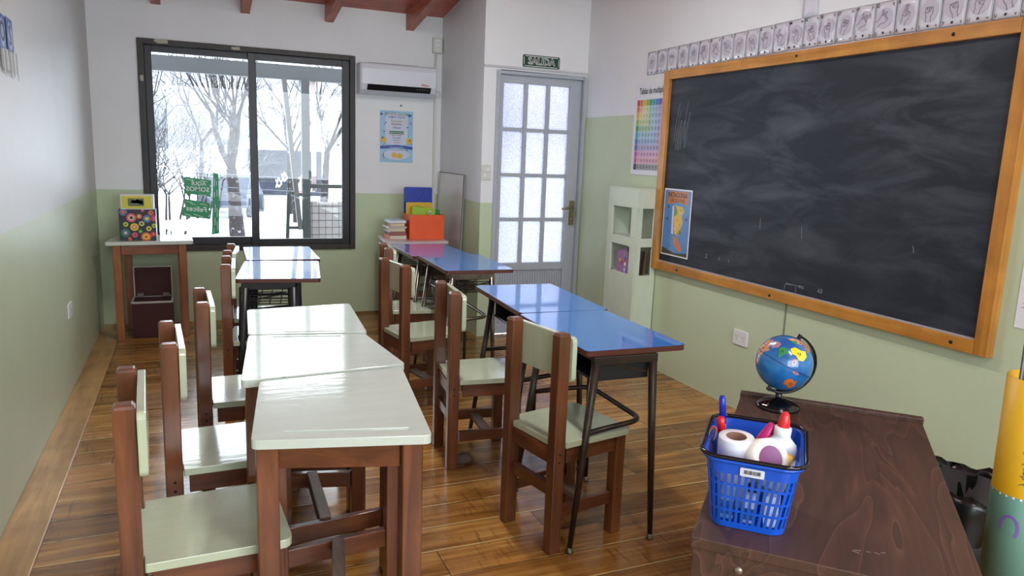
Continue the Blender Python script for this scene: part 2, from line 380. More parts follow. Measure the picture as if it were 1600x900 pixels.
    def ellipse(s, pos, rx, ry, xf, mi=0, n=20, z=0):
        return s.add([xf(Vector((pos[0]+rx*math.cos(2*PI*j/n), pos[1]+ry*math.sin(2*PI*j/n), z))) for j in range(n)], [tuple(range(n))], mi)
    def build(s, name, mats, parent=None, bevel=0, seg=2, fix=True):
        me = bpy.data.meshes.new(name); me.from_pydata(s.v, [], s.f)
        if not isinstance(mats, (list, tuple)): mats = [mats]
        for mt in mats: me.materials.append(mt)
        me.polygons.foreach_set('material_index', s.mi); me.polygons.foreach_set('use_smooth', s.sm); me.update()
        if fix and len(s.f) < 4000:
            bm = bmesh.new(); bm.from_mesh(me); bmesh.ops.remove_doubles(bm, verts=bm.verts, dist=1e-6); bmesh.ops.recalc_face_normals(bm, faces=bm.faces); bm.to_mesh(me); bm.free()
        o = bpy.data.objects.new(name, me); COL.objects.link(o)
        if parent is not None: o.parent = parent
        if bevel:
            b = o.modifiers.new('bevel', 'BEVEL'); b.width = bevel; b.segments = seg; b.limit_method = 'ANGLE'; b.angle_limit = rad(50)
        return o
def XF(o, ux, uy, uz=(0, 0, 0)):
    o, ux, uy, uz = Vector(o), Vector(ux), Vector(uy), Vector(uz)
    return lambda v: o + ux*v.x + uy*v.y + uz*v.z
def tag(o, label, cat, group=None):
    o['label'] = label; o['category'] = cat
    if group: o['group'] = group
    return o
def thing(name, label, cat, loc=(0, 0, 0), rz=0, group=None):
    o = bpy.data.objects.new(name, None); COL.objects.link(o); o.location = loc; o.rotation_euler = (0, 0, rz)
    o.empty_display_size = 0.05
    return tag(o, label, cat, group)
def struct(o): o['kind'] = 'structure'; return o
def dup(root, loc, rz, label, parts_only=None):
    r = root.copy(); COL.objects.link(r); r.location = loc; r.rotation_euler = (0, 0, rz); r['label'] = label
    for ch in list(root.children):
        c = ch.copy(); COL.objects.link(c); c.parent = r
        for g in list(ch.children):
            d = g.copy(); COL.objects.link(d); d.parent = c
    return r
def rrect(w, d, r, n=5, cx=0, cy=0):
    out = []
    for sx, sy, a0 in ((1, 1, 0), (-1, 1, 90), (-1, -1, 180), (1, -1, 270)):
        for k in range(n+1):
            a = rad(a0 + 90*k/n); out.append((cx + sx*(w/2-r) + r*math.cos(a), cy + sy*(d/2-r) + r*math.sin(a)))
    return out
def round_poly(q, r, n=4):
    out = []; k = len(q)
    for i in range(k):
        p0, p1, p2 = (Vector(q[(i-1) % k]), Vector(q[i]), Vector(q[(i+1) % k]))
        a = p1 + (p0-p1).normalized()*r; b = p1 + (p2-p1).normalized()*r
        for j in range(n+1):
            t = j/n; out.append(tuple(((1-t)**2)*a + 2*t*(1-t)*p1 + t*t*b))
    return out

# ------------------------------------------------------------------ room shell
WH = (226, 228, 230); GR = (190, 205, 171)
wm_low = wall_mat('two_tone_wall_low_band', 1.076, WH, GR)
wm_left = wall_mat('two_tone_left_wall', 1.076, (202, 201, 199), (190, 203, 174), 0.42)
wm_right = wall_mat('two_tone_right_wall', 1.771, WH, (193, 206, 174))
wx0, wx1, wz0, wz1 = -0.364, 1.288, 0.589, 2.222
T = 0.16
struct(MB().span((XL-0.2, YB-0.2, -0.15), (XR+0.2, YF+0.2, 0)).build('floor', M_floor))
f = MB()
f.span((XL-0.16, YF, 0), (wx0, YF+T, 2.75)).span((wx1, YF, 0), (XS+0.16, YF+T, 2.75)).span((wx0, YF, 0), (wx1, YF+T, wz0)).span((wx0, YF, wz1), (wx1, YF+T, 2.75))
struct(f.build('wall_far', wm_low))
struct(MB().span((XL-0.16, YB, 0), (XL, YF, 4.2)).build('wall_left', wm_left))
struct(MB().span((XR, YB, 0), (XR+0.16, YD+0.16, 4.2)).build('wall_right', wm_right))
struct(MB().span((XS, YD+0.16, 0), (XS+0.16, YF, 3.0)).build('wall_alcove', wm_low))
dx0, dx1, dzt = 2.158, 2.935, 2.09
struct(MB().span((XS, YD, 0), (dx0, YD+0.16, 3.0)).span((dx0, YD, dzt), (XR, YD+0.16, 3.0)).span((dx1, YD, 0), (XR, YD+0.16, dzt)).build('wall_door_side', wm_low))
# back wall with an unseen opening behind the camera, added for fill daylight
struct(MB().span((XL-0.16, YB-0.15, 0), (-0.4, YB, 4.3)).span((2.6, YB-0.15, 0), (XR+0.16, YB, 4.3)).span((-0.4, YB-0.15, 0), (2.6, YB, 0.85)).span((-0.4, YB-0.15, 2.45), (2.6, YB, 4.3)).build('wall_back', wm_right))
# sloped board ceiling
c = MB(); y0, y1 = YF+0.16, YB-0.2
c.add([(XL-0.2, y0, ceil_z(y0)), (XR+0.2, y0, ceil_z(y0)), (XR+0.2, y1, ceil_z(y1)), (XL-0.2, y1, ceil_z(y1)),
       (XL-0.2, y0, ceil_z(y0)+0.1), (XR+0.2, y0, ceil_z(y0)+0.1), (XR+0.2, y1, ceil_z(y1)+0.1), (XL-0.2, y1, ceil_z(y1)+0.1)],
      [(0, 1, 2, 3), (7, 6, 5, 4), (0, 4, 5, 1), (1, 5, 6, 2), (2, 6, 7, 3), (3, 7, 4, 0)])
struct(c.build('ceiling', M_redwood))
for k, bx in enumerate((-0.22, 0.42, 1.075, 1.76)):
    b = MB(); w = 0.034; ya, yb = YF-0.001, YB+0.01
    vs = []
    for y in (ya, yb):
        z = ceil_z(y)
        vs += [(bx-w, y, z), (bx+w, y, z), (bx+w, y, z-0.135), (bx-w, y, z-0.135)]
    b.add(vs, [(0, 1, 2, 3), (7, 6, 5, 4), (0, 4, 5, 1), (1, 5, 6, 2), (2, 6, 7, 3), (3, 7, 4, 0)])
    struct(b.build('trim_%d' % (k+3), M_beam))
# border board along the left wall, thin trim over the door
struct(MB().span((XL, YB, 0), (-0.552, YF, 0.012)).build('trim_1', M_kerb, bevel=0.003))
struct(MB().span((XS, YD-0.012, 2.108), (XR, YD, 2.122)).build('trim_2', C('trim_white', (190, 192, 196))))
# slim dark gap strip under the far wall
struct(MB().span((0.9, YF-0.012, 0.0), (XS, YF, 0.018)).build('baseboard_far', C('dusty_strip', (120, 96, 62), 0.8)))

struct(MB().span((XR-0.004, 3.035, 0), (XR, 3.043, 0.72)).build('trim_7', C('wall_joint', (120, 128, 108), 0.7)))
# window
win = bpy.data.objects.new('window_1', None); COL.objects.link(win); struct(win); win.location = (0, YF, 0)
def frame_rect(mb, x0, x1, z0, z1, w, ya, yb, wb=None, wt=None, mi=0):
    wb = wb or w; wt = wt or w
    mb.span((x0, ya, z0), (x0+w, yb, z1), mi).span((x1-w, ya, z0), (x1, yb, z1), mi)
    mb.span((x0+w, ya, z0), (x1-w, yb, z0+wb), mi).span((x0+w, ya, z1-wt), (x1-w, yb, z1), mi)
    return mb
frame_rect(MB(), wx0, wx1, wz0, wz1, 0.045, -0.022, 0.14, 0.045, 0.04).build('window_casing', M_casing, win, bevel=0.003)
frame_rect(MB(), wx0+0.045, 0.492, wz0+0.045, wz1-0.04, 0.05, 0.05, 0.085, 0.06, 0.05).build('window_sash', M_alu, win, bevel=0.002)
frame_rect(MB(), 0.432, wx1-0.045, wz0+0.045, wz1-0.04, 0.06, 0.012, 0.045, 0.045, 0.055).build('window_sash', M_alu, win, bevel=0.002)
MB().span((wx0+0.09, 0.066, wz0+0.1), (0.445, 0.070, wz1-0.085)).build('window_pane', M_glass, win)
MB().span((0.487, 0.027, wz0+0.085), (wx1-0.1, 0.031, wz1-0.09)).build('window_pane', M_glass, win)
tp = MB()
for a, b, cc, d in ((-0.245, 2.19, 0.10, 0.035), (0.305, 2.188, 0.07, 0.026), (-0.352, 1.90, 0.026, 0.05)):
    tp.prism([(0, 0.4*d), (0.3*cc, 0), (cc, 0.1*d), (cc*0.95, d), (0.1*cc, d*0.9)], 0, 0.002, 0, XF((a, -0.023, b), (1, 0, 0), (0, 0, 1), (0, -1, 0)))
tp.build('masking_tape', C('old_masking_tape', (170, 166, 150), 0.6), win)

# door
door = bpy.data.objects.new('door_1', None); COL.objects.link(door); struct(door); door.location = (0, YD, 0)
MB().span((dx0, -0.015, 0), (dx0+0.028, 0.12, dzt)).span((dx1-0.028, -0.015, 0), (dx1, 0.12, dzt)).span((dx0+0.028, -0.015, dzt-0.028), (dx1-0.028, 0.12, dzt)).build('door_frame', M_doormetal, door, bevel=0.003)
lx0, lx1 = dx0+0.030, dx1-0.030
gx0, gx1, gz0, gz1 = 2.229, 2.807, 0.589, 2.002
lf = MB()
ya, yb = 0.012, 0.05
lf.span((lx0, ya, 0.01), (gx0, yb, dzt-0.03)).span((gx1, ya, 0.01), (lx1, yb, dzt-0.03)).span((gx0, ya, gz1), (gx1, yb, dzt-0.03)).span((gx0, ya, 0.53), (gx1, yb, gz0)).span((gx0, ya, 0.01), (gx1, yb, 0.09))
lf.build('door_leaf', M_doormetal, door, bevel=0.003)
mu = MB()
for k in (1, 2):
    x = gx0 + (gx1-gx0)*k/3; mu.span((x-0.015, ya+0.004, gz0), (x+0.015, yb-0.004, gz1))
for k in (1, 2, 3):
    z = gz0 + (gz1-gz0)*k/4; mu.span((gx0, ya+0.006, z-0.014), (gx1, yb-0.006, z+0.014))
mu.build('glazing_bars', M_doormetal, door)
for i in range(3):
    for j in range(4):
        xa = gx0+(gx1-gx0)*i/3+0.012*(i > 0); xb = gx0+(gx1-gx0)*(i+1)/3-0.012*(i < 2)
        za = gz0+(gz1-gz0)*j/4+0.01*(j > 0); zb = gz0+(gz1-gz0)*(j+1)/4-0.01*(j < 3)
        MB().span((xa, 0.030, za), (xb, 0.034, zb)).build('frosted_pane', M_frost, door)
rp = MB(); rp.span((gx0, 0.030, 0.09), (gx1, 0.036, 0.53))
for k in range(26): x = gx0+0.01+(gx1-gx0-0.02)*k/25; rp.span((x-0.006, 0.022, 0.1), (x+0.006, 0.031, 0.52))
rp.build('ribbed_panel', M_doormetal, door, fix=False)
h = MB(); h.span((2.845, -0.004, 0.90), (2.885, 0.012, 1.10)); h.lathe([(0, 0), (0.013, 0), (0.012, 0.004), (0, 0.004)], (2.865, -0.004, 0.945), 12, 0, Matrix.Rotation(rad(90), 3, 'X'))
h.tube([(2.865, 0.01, 1.045), (2.865, -0.04, 1.045), (2.855, -0.05, 1.045), (2.78, -0.05, 1.04), (2.75, -0.048, 1.035)], 0.009, 10)
h.build('door_handle', C('brass_nickel', (150, 140, 112), 0.3, metal=0.9), door)

# ------------------------------------------------------------------ chairs
def make_chair(label, w=0.34, sd=0.35):
    t = thing('school_chair', label, 'chair', group=None)
    hw = w/2; py = hw - 0.024
    for s in (-1, 1):
        p = MB(); p.box((0, s*py, 0.415), (0.050, 0.044, 0.83)); p.box((0, s*py, 0.835), (0.050, 0.044, 0.01), taper=0.8)
        p.build('rear_leg', M_chairwood, t, bevel=0.003)
        MB().box((sd-0.045, s*(py-0.002), 0.204), (0.048, 0.044, 0.408)).build('front_leg', M_chairwood, t, bevel=0.003)
        MB().box((sd/2-0.012, s*(py-0.002), 0.375), (sd-0.11, 0.022, 0.062)).build('apron', M_chairwood_x, t, bevel=0.002)
        MB().box((sd/2-0.02, s*(py-0.002), 0.153), (sd-0.108, 0.022, 0.048)).build('stretcher', M_chairwood_x, t, bevel=0.002)
    MB().box((0.002, 0, 0.372), (0.022, 2*py-0.044, 0.062)).build('apron', M_chairwood_y, t, bevel=0.002)
    MB().box((sd-0.045, 0, 0.372), (0.022, 2*py-0.046, 0.062)).build('apron', M_chairwood_y, t, bevel=0.002)
    MB().box((0.002, 0, 0.238), (0.022, 2*py-0.044, 0.046)).build('stretcher', M_chairwood_y, t, bevel=0.002)
    MB().box((sd*0.52, 0, 0.150), (0.045, 2*py-0.028, 0.02)).build('stretcher', M_worn, t, bevel=0.002)
    q = [(-0.008, -py+0.024), (0.027, -py+0.024), (0.027, -hw), (sd, -hw-0.008), (sd, hw+0.008), (0.027, hw), (0.027, py-0.024), (-0.008, py-0.024)]
    pl = []
    rs = [0.002, 0.002, 0.006, 0.035, 0.035, 0.006, 0.002, 0.002]
    for i in range(8):
        p0, p1, p2 = Vector(q[i-1]), Vector(q[i]), Vector(q[(i+1) % 8]); r = rs[i]
        a = p1+(p0-p1).normalized()*r; b = p1+(p2-p1).normalized()*r
        for j in range(5): tt = j/4; pl.append(tuple((1-tt)**2*a+2*tt*(1-tt)*p1+tt*tt*b))
    MB().prism(pl, 0.408, 0.432).build('seat', M_seat, t, bevel=0.004)
    bk = MB(); P = [(y, z) for y, z in rrect(w+0.02, 0.165, 0.018)]
    bk.prism(P, 0, 0.021, 0, XF((0.026, 0, 0.742), (0, 1, 0), (0, 0, 1), (1, 0, 0)))
    bk.build('backrest', M_seat, t, bevel=0.003)
    sc = MB()
    for s in (-1, 1):
        for z in (0.36, 0.39): sc.lathe([(0.0045, 0), (0.0045, 0.002), (0, 0.002)], (0.0, s*(py+0.0218), z), 8, 0, Matrix.Rotation(rad(-90*s), 3, 'X'))
    sc.build('screw', M_dark, t)
    return t
cA = make_chair('pale green and red-brown wooden chair nearest the camera, cut by the bottom edge', 0.365, 0.38)
cA['group'] = 'wooden school chairs on the left'
cB = make_chair('wooden chair with chipped green backrest at the nearest blue desk', 0.335, 0.35)
cB['group'] = 'wooden school chairs on the right'
def put(o, x, y, deg): o.location = (x, y, 0); o.rotation_euler = (0, 0, rad(deg))
put(cA, -0.180, 2.045, 3.0); put(cB, 1.148, 2.405, 12)
dup(cA, (-0.098, 2.605, 0), rad(3.0), 'second chair from the camera on the left, beside the middle mint wooden desk')
dup(cA, (0.008, 3.235, 0), rad(1.5), 'third chair on the left, beside the farthest of the mint wooden desks')
dup(cA, (0.143, 4.215, 0), rad(-3), 'chair at the nearer of the two glaring metal desks on the left')
dup(cA, (0.182, 4.765, 0), rad(-6), 'farthest chair on the left, just under the window')
dup(cB, (1.072, 3.235, 0), rad(-5), 'middle wooden chair on the right with a grey crumpled cloth by its leg')
dup(cB, (1.02, 4.04, 0), rad(10), 'wooden chair at the far blue desk pair, in front of the farthest right chair')
dup(cB, (1.145, 4.77, 0), rad(-6), 'farthest chair on the right, near the bookshelf table in the corner')

# ------------------------------------------------------------------ wooden desks with trapezoid tops
def slab(quad, z0, z1, groove=None, rr=0.02):
    """slab with rounded corners; groove = (edge index, inset) pencil channel cut near that edge"""
    mb = MB(); P = round_poly(quad, rr); n = len(P)
    if groove is None: return mb.prism(P, z0, z1)
    e, ins, m0, m1 = groove
    a, b = Vector(quad[e]), Vector(quad[(e+1) % 4]); d = (b-a); L = d.length; d.normalize()
    cen = sum((Vector(q) for q in quad), Vector((0, 0)))/4; nn = Vector((-d.y, d.x))
    if nn.dot(cen-a) < 0: nn = -nn
    g = [a+d*m0+nn*ins, a+d*(L-m1)+nn*ins, a+d*(L-m1)+nn*(ins+0.014), a+d*m0+nn*(ins+0.014)]
    if (g[1]-g[0]).cross(g[2]-g[1]) < 0: g = [g[1], g[0], g[3], g[2]]
    vs = [(x, y, z1) for x, y in P] + [(p.x, p.y, z1) for p in g]
    bm = bmesh.new(); V = [bm.verts.new(v) for v in vs]
    E = [bm.edges.new((V[i], V[(i+1) % n])) for i in range(n)] + [bm.edges.new((V[n+i], V[n+(i+1) % 4])) for i in range(4)]
    bmesh.ops.triangle_fill(bm, edges=E, use_beauty=True)
    bm.verts.index_update()
    fs = [tuple(v.index for v in f_.verts) for f_ in bm.faces]; bm.free()
    mb.add(vs, fs)
    G = [(p.x, p.y, z1) for p in g] + [(p.x, p.y, z1-0.006) for p in g]
    mb.add(G, [(0, 1, 5, 4), (1, 2, 6, 5), (2, 3, 7, 6), (3, 0, 4, 7), (4, 5, 6, 7)])
    mb.add([(x, y, z1) for x, y in P] + [(x, y, z0) for x, y in P], [(i, (i+1) % n, n+(i+1) % n, n+i) for i in range(n)])
    mb.add([(x, y, z0) for x, y in P], [tuple(range(n))])
    return mb
def inset_corner(q, i, dx, dy):
    cx = sum(p[0] for p in q)/4; cy = sum(p[1] for p in q)/4
    return (q[i][0] + (dx if q[i][0] < cx else -dx), q[i][1] + (dy if q[i][1] < cy else -dy))
def wooden_desk(quad, label, groove, wmat=(None, None, None), z=0.76, th=0.024, bars=True, group='mint topped wooden desks', center_bar=True, top=None, ins=(0.04, 0.055), extra=None, name='wooden_desk', cat='desk'):
    wz, wx, wy = wmat[0] or M_chairwood, wmat[1] or M_chairwood_x, wmat[2] or M_chairwood_y
    cx = sum(p[0] for p in quad)/4; cy = sum(p[1] for p in quad)/4
    q = [(a-cx, b-cy) for a, b in quad]
    t = thing(name, label, cat, (cx, cy, 0), 0, group)
    slab(q, z-th, z, groove).build('desk_top' if cat == 'desk' else 'table_top', top or M_top, t, bevel=0.004)
    L = [inset_corner(q, i, *ins) for i in range(4)]  # NL NR FR FL
    lw = 0.052
    for x, y in L: MB().box((x, y, (z-th)/2), (lw, lw, z-th-0.001)).build('leg', wz, t, bevel=0.003)
    za = z-th-0.036
    for i, j in ((0, 1), (1, 2), (2, 3), (3, 0)):
        a, b = Vector((*L[i], za)), Vector((*L[j], za)); d = (b-a).normalized()*lw*0.5
        o = MB(); o.bar(a+d, b-d, 0.022, 0.07); o.build('apron', wx if i in (0, 2) else wy, t, bevel=0.002)
    if bars:
        for i, j in ((0, 1), (2, 3)):
            a, b = Vector((*L[i], 0.205)), Vector((*L[j], 0.205)); d = (b-a).normalized()*lw*0.5
            MB().bar(a+d, b-d, 0.024, 0.06).build('cross_rail', wx, t, bevel=0.002)
        a = (Vector(L[0])+Vector(L[1]))/2; b = (Vector(L[2])+Vector(L[3]))/2
        MB().bar((a.x, a.y+0.012, 0.222), (b.x, b.y-0.012, 0.222), 0.038, 0.045).build('centre_rail', M_worn, t, bevel=0.003)
    return t
wooden_desk([(0.102, 1.765), (0.522, 1.670), (0.601, 2.270), (0.158, 2.234)], 'nearest mint topped wooden desk with a pencil groove along its near edge', (0, 0.045, 0.07, 0.055))
wooden_desk([(0.107, 2.252), (0.622, 2.300), (0.580, 2.735), (0.165, 2.816)], 'middle of the three mint topped wooden desks in a row', (2, 0.02, 0.09, 0.09))
wooden_desk([(0.165, 2.830), (0.593, 2.762), (0.631, 3.317), (0.189, 3.275)], 'farthest mint topped wooden desk, glossy with window glare, stained left edge', (0, 0.02, 0.12, 0.09))

# ------------------------------------------------------------------ metal desks with blue tops
def arc(pts, r=0.04, n=5):
    out = [Vector(pts[0])]
    for i in range(1, len(pts)-1):
        p0, p1, p2 = (Vector(pts[k]) for k in (i-1, i, i+1))
        a = p1+(p0-p1).normalized()*r; b = p1+(p2-p1).normalized()*r
        for j in range(n+1): tt = j/n; out.append((1-tt)**2*a+2*tt*(1-tt)*p1+tt*tt*b)
    out.append(Vector(pts[-1])); return out
def metal_desk(loc, deg, label, kind, w=0.435, l=0.69, z=0.76, group='blue topped metal desks'):
    t = thing('metal_desk', label, 'desk', (*loc, 0), rad(deg), group)
    P = rrect(w, l, 0.022)
    tp = MB(); tp.prism(P, z-0.022, z-0.001, 1); tp.prism(rrect(w-0.004, l-0.004, 0.021), z-0.001, z, 0)
    tp.build('desk_top', [M_blue, M_edge], t, bevel=0)
    mt = M_dmetal if kind == 'tray' else M_brightmetal if kind == 'chrome' else M_black
    xl, xr, yn, yf_ = -w/2+0.045, w/2-0.145, -l/2+0.004, l/2-0.165     # the leg frame sits back from the far end of the top
    hy = (yf_-yn)/2; yc = (yf_+yn)/2
    r1, r0 = (0.026, 0.016) if kind == 'black' else (0.017, 0.010)
    for sx, sy in ((-1, -1), (1, -1), (1, 1), (-1, 1)):
        y_ = yn if sy < 0 else yf_
        top = (xl if sx < 0 else xr, y_, z-0.045); ft = ((xl-0.03 if kind == 'black' else xl-0.095) if sx < 0 else xr+0.012, y_-0.05 if sy < 0 else y_+0.01, 0.02)
        lg = MB().tube([top, ft], [r1, r0], 12).build('leg', mt, t)
        MB().lathe([(0, 0), (0.014, 0.0), (0.015, 0.006), (0.011, 0.018), (0.009, 0.026)], (ft[0], ft[1], 0), 12).build('foot_cap', M_chrome, lg)
    fr = MB()
    for y_ in (yn, yf_): fr.box(((xl+xr)/2, y_+0.002, z-0.040), (xr-xl+0.03, 0.03, 0.034))
    fr.box((xl, yc, z-0.034), (0.02, 2*hy, 0.022)).box((xr, yc, z-0.034), (0.02, 2*hy, 0.022))
    fr.build('top_frame', mt, t, bevel=0.003)
    x0, x1, ya, yb = xl+0.012, xr-0.004, yn+0.02, yf_-0.018
    if kind == 'tray':
        tr = MB(); zb = z-0.125
        tr.span((x0, ya, zb), (x1, yb, zb+0.004)).span((x0, ya, zb+0.004), (x1, ya+0.004, z-0.055)).span((x0, yb-0.004, zb+0.004), (x1, yb, z-0.055)).span((x1-0.004, ya+0.004, zb+0.004), (x1, yb-0.004, z-0.055))
        tr.tube([(x0, ya, zb), (x0, yb, zb)], 0.006, 8)
        tr.build('book_tray', M_tray, t, bevel=0.002)
        st = MB(); st.bar((x0+0.07, ya-0.006, z-0.062), (x1-0.01, ya-0.006, z-0.10), 0.004, 0.012); st.build('brace_strip', mt, t)
    else:
        tr = MB(); zb = z-0.14; x1 = x1-0.005
        n = 4 if kind == 'black' else 14
        for k in range(n): y = ya+(yb-ya)*k/(n-1); tr.tube(arc([(x0, y, z-0.06), (x0, y, zb), (x1, y, zb), (x1, y, z-0.06)], 0.012, 2), 0.0028, 5)
        for k in range(5): x = x0+(x1-x0)*k/4; tr.tube([(x, ya, zb), (x, yb, zb)], 0.0032, 5)
        for s in (ya, yb):
            for q in range(6): zz = zb + (z-0.06-zb)*q/5; tr.tube([(x0, s, zz), (x1, s, zz)], 0.0028, 5)
        tr.tube([(x0, ya-0.004, zb+0.02), (x1, ya-0.004, z-0.08)], 0.0035, 5)
        tr.build('wire_rack', M_black if kind == 'black' else M_dmetal, t, fix=False)
    xa = xl-0.036
    MB().tube(arc([(xa, yn-0.016, 0.45), (xr-0.008, yn+0.035, 0.46), (xr-0.008, yf_-0.02, 0.46), (xa, yf_+0.004, 0.45)], 0.06, 6), 0.0105, 10).build('brace_tube', mt, t)
    return t
metal_desk((1.512, 2.600), -1.4, 'nearest blue topped desk on dark brown tapered metal legs', 'tray', 0.43, 0.655)
metal_desk((1.558, 3.282), -3.2, 'second blue desk, its top glaring with the frosted door reflection', 'tray', 0.44, 0.70)
metal_desk((1.589, 4.487), -1.8, 'blue desk with bright steel legs and wire rack behind the gap on the right', 'chrome', 0.437, 0.70)
metal_desk((1.572, 5.19), 1.0, 'farthest blue desk on the right, against the corner bookshelf table', 'chrome', 0.435, 0.66, z=0.748)
metal_desk((0.437, 4.360), -7.6, 'black framed metal desk on the left with window glare on its top', 'black', 0.434, 0.655)
metal_desk((0.507, 5.056), -1.5, 'farthest desk on the left, a glaring metal desk nearest the window', 'black', 0.44, 0.636)

# ------------------------------------------------------------------ blackboard on the right wall
bb = thing('blackboard', 'large dark chalkboard in an orange pine frame on the right wall', 'blackboard', (XR, 0, 0))
by0, by1, bz0, bz1 = 1.893, 4.298, 0.719, 2.038
fw, fd = 0.058, 0.045
for zs in (bz0, bz1-fw): MB().span((-fd, by0+fw, zs), (0, by1-fw, zs+fw)).build('frame', M_pine, bb, bevel=0.003)
for ys in (by0, by1-fw): MB().span((-fd, ys, bz0), (0, ys+fw, bz1)).build('frame', M_pinez, bb, bevel=0.003)
MB().span((-0.02, by0+fw, bz0+fw), (0, by1-fw, bz1-fw)).build('slate', M_slate, bb)
MB().span((-0.032, by0+fw, bz0+fw), (-0.0195, by1-fw, bz0+fw+0.006)).build('chalk_dust_strip', C('chalk_dust', (160, 160, 165), 0.9), bb)
for y, z in ((3.128, 0.742), (2.048, 0.748), (3.107, 2.012), (2.229, 2.008), (3.995, 0.748)): MB().lathe([(0.008, 0), (0.008, 0.002), (0, 0.002)], (-fd, y, z), 10, 0, Matrix.Rotation(rad(-90), 3, 'Y')).build('bolt', M_dark, bb)
xfR = XF((-0.0206, 0, 0), (0, -1, 0), (0, 0, 1))    # x to the right as read, on the slate
ch = MB(); rn = random.Random(5)
for y, s_, b_ in ((3.735, 0.036, '2'), (3.61, 0.03, '3'), (3.52, 0.03, '1'), (2.93, 0.03, 'mu'), (2.80, 0.032, '63')):
    ch.text(b_, xfR, s_, (-y, 0.875 if y > 3.3 else 0.825))
ch.line([(-3.05, 0.79), (-3.045, 0.82), (-2.97, 0.825), (-2.96, 0.76)], 0.003, xfR); ch.line([(-3.04, 0.825), (-2.93, 0.825)], 0.003, xfR)
for k in range(9):
    y = -4.17+0.016*k+0.008*rn.random(); z = 1.52+0.08*rn.random(); ch.line([(y, z), (y+0.004, z+0.10), (y+0.02+0.02*rn.random(), z+0.17+0.08*rn.random())], 0.0016+0.002*rn.random(), xfR)
for k in range(3):
    y = -2.2-1.6*rn.random(); z = 0.85+0.9*rn.random(); ch.line([(y, z), (y+0.012*rn.random(), z-0.03-0.04*rn.random())], 0.003, xfR)
ch.build('chalk_marks', C('chalk', (132, 136, 142), 0.9), bb)

# map poster on the blackboard
mp_ = thing('map_poster', 'small blue map poster titled Patagonia Argentina on the blackboard', 'poster', (XR-0.0225, 4.07, 1.05))
MB().span((-0.002, -0.152, -0.222), (0, 0.152, 0.222)).build('sheet', M_paper, mp_)
X2 = XF((-0.0026, 0, 0), (0, -1, 0), (0, 0, 1), (-1, 0, 0))
pb = MB(); pb.prism(rrect(0.285, 0.425, 0.003), 0, 0.0003, 0, X2); pb.build('sea_print', C('map_blue', (84, 132, 190), 0.35), mp_)
X3 = XF((-0.0034, 0, 0), (0, -1, 0), (0, 0, 1), (-1, 0, 0))
pa = MB(); pa.prism([(-0.1, 0.205), (0.11, 0.208), (0.118, 0.12), (0.01, 0.135), (-0.118, 0.118)], 0, 0.0004, 0, X3)
pa.build('title_board', C('map_title_wood', (196, 120, 60), 0.4), mp_)
X4 = XF((-0.0042, 0, 0), (0, -1, 0), (0, 0, 1))
MB().text('PATAGONIA', X4, 0.046, (0, 0.180), 0, 0.8).build('title_text', C('map_navy', (28, 34, 70), 0.4), mp_)
MB().text('ARGENTINA', X4, 0.032, (0.008, 0.145), 0, 0.85).build('title_text', C('map_maroon', (96, 40, 30), 0.4), mp_)
ld = MB()
ld.prism([(-0.03, 0.115), (0.06, 0.11), (0.085, 0.08), (0.06, 0.05), (0.075, 0.0), (0.055, -0.03), (0.06, -0.06), (0.03, -0.085), (-0.01, -0.07), (-0.02, 0.0)], 0, 0.0003, 0, X3)
ld.prism([(-0.02, -0.09), (0.02, -0.095), (0.06, -0.14), (0.085, -0.175), (0.05, -0.185), (0.0, -0.15)], 0, 0.0003, 1, X3)
ld.prism([(-0.03, 0.115), (0.0, 0.1), (0.01, 0.07), (0.0, 0.05), (-0.025, 0.04)], 0.0003, 0.0005, 2, X3)
ld.prism([(-0.05, 0.11), (-0.032, 0.11), (-0.022, -0.08), (-0.045, -0.07)], 0, 0.0003, 3, X3)
for k in range(14):
    a, b = rn.uniform(-0.01, 0.06), rn.uniform(-0.07, 0.1); ld.ellipse((a, b), 0.008, 0.006, X4, 1+k % 3, 10)
for a, b in ((-0.095, 0.1), (0.11, 0.03), (-0.1, 0.02)): ld.prism([(a-0.012, b), (a, b+0.012), (a+0.012, b-0.01), (a, b-0.004)], 0, 0.0004, 4, X3)
ld.prism([(-0.142, -0.212), (0.142, -0.212), (0.142, -0.185), (0.07, -0.195), (0.0, -0.2), (-0.142, -0.17)], 0, 0.0003, 5, X3)
ld.build('land_print', [C('map_yellow', (214, 178, 70), 0.4), C('map_orange', (206, 120, 60), 0.4), C('map_green', (96, 140, 60), 0.4), C('map_pale', (206, 196, 216), 0.4), C('map_black', (24, 28, 40), 0.4), C('map_earth', (70, 66, 44), 0.4)], mp_)

# multiplication table poster
tb = thing('multiplication_poster', 'rainbow multiplication table poster half hidden behind the blackboard frame', 'poster', (XR-0.001, 4.705, 1.665))
MB().span((-0.003, -0.46, -0.318), (0, 0.0, 0.318)).build('sheet', C('poster_white', (220, 221, 228), 0.4, var=0.01), tb)
X5 = XF((-0.0035, 0, 0), (0, -1, 0), (0, 0, 1))
X6 = XF((-0.004, 0, 0), (0, -1, 0), (0, 0, 1))
MB().text('Tablas de multiplicar', X6, 0.060, (0.232, 0.262), 0, 0.70).build('title_text', M_ink, tb)
hues = [(206, 62, 62), (214, 128, 56), (222, 188, 70), (156, 188, 70), (86, 160, 84), (70, 158, 190), (66, 128, 196), (110, 92, 176), (196, 88, 160), (206, 90, 130), (50, 50, 54)]
cm = [C('cell_%s' % n, c_, 0.4) for n, c_ in zip(('red', 'orange', 'amber', 'lime', 'green', 'cyan', 'blue', 'violet', 'pink', 'rose', 'black'), hues)]
cl = [C('cell_light_%s' % n, tuple(int(c*0.45+255*0.5) for c in c_), 0.4) for n, c_ in zip(('red', 'orange', 'amber', 'lime', 'green', 'cyan', 'blue', 'violet', 'pink', 'rose', 'black'), hues)]
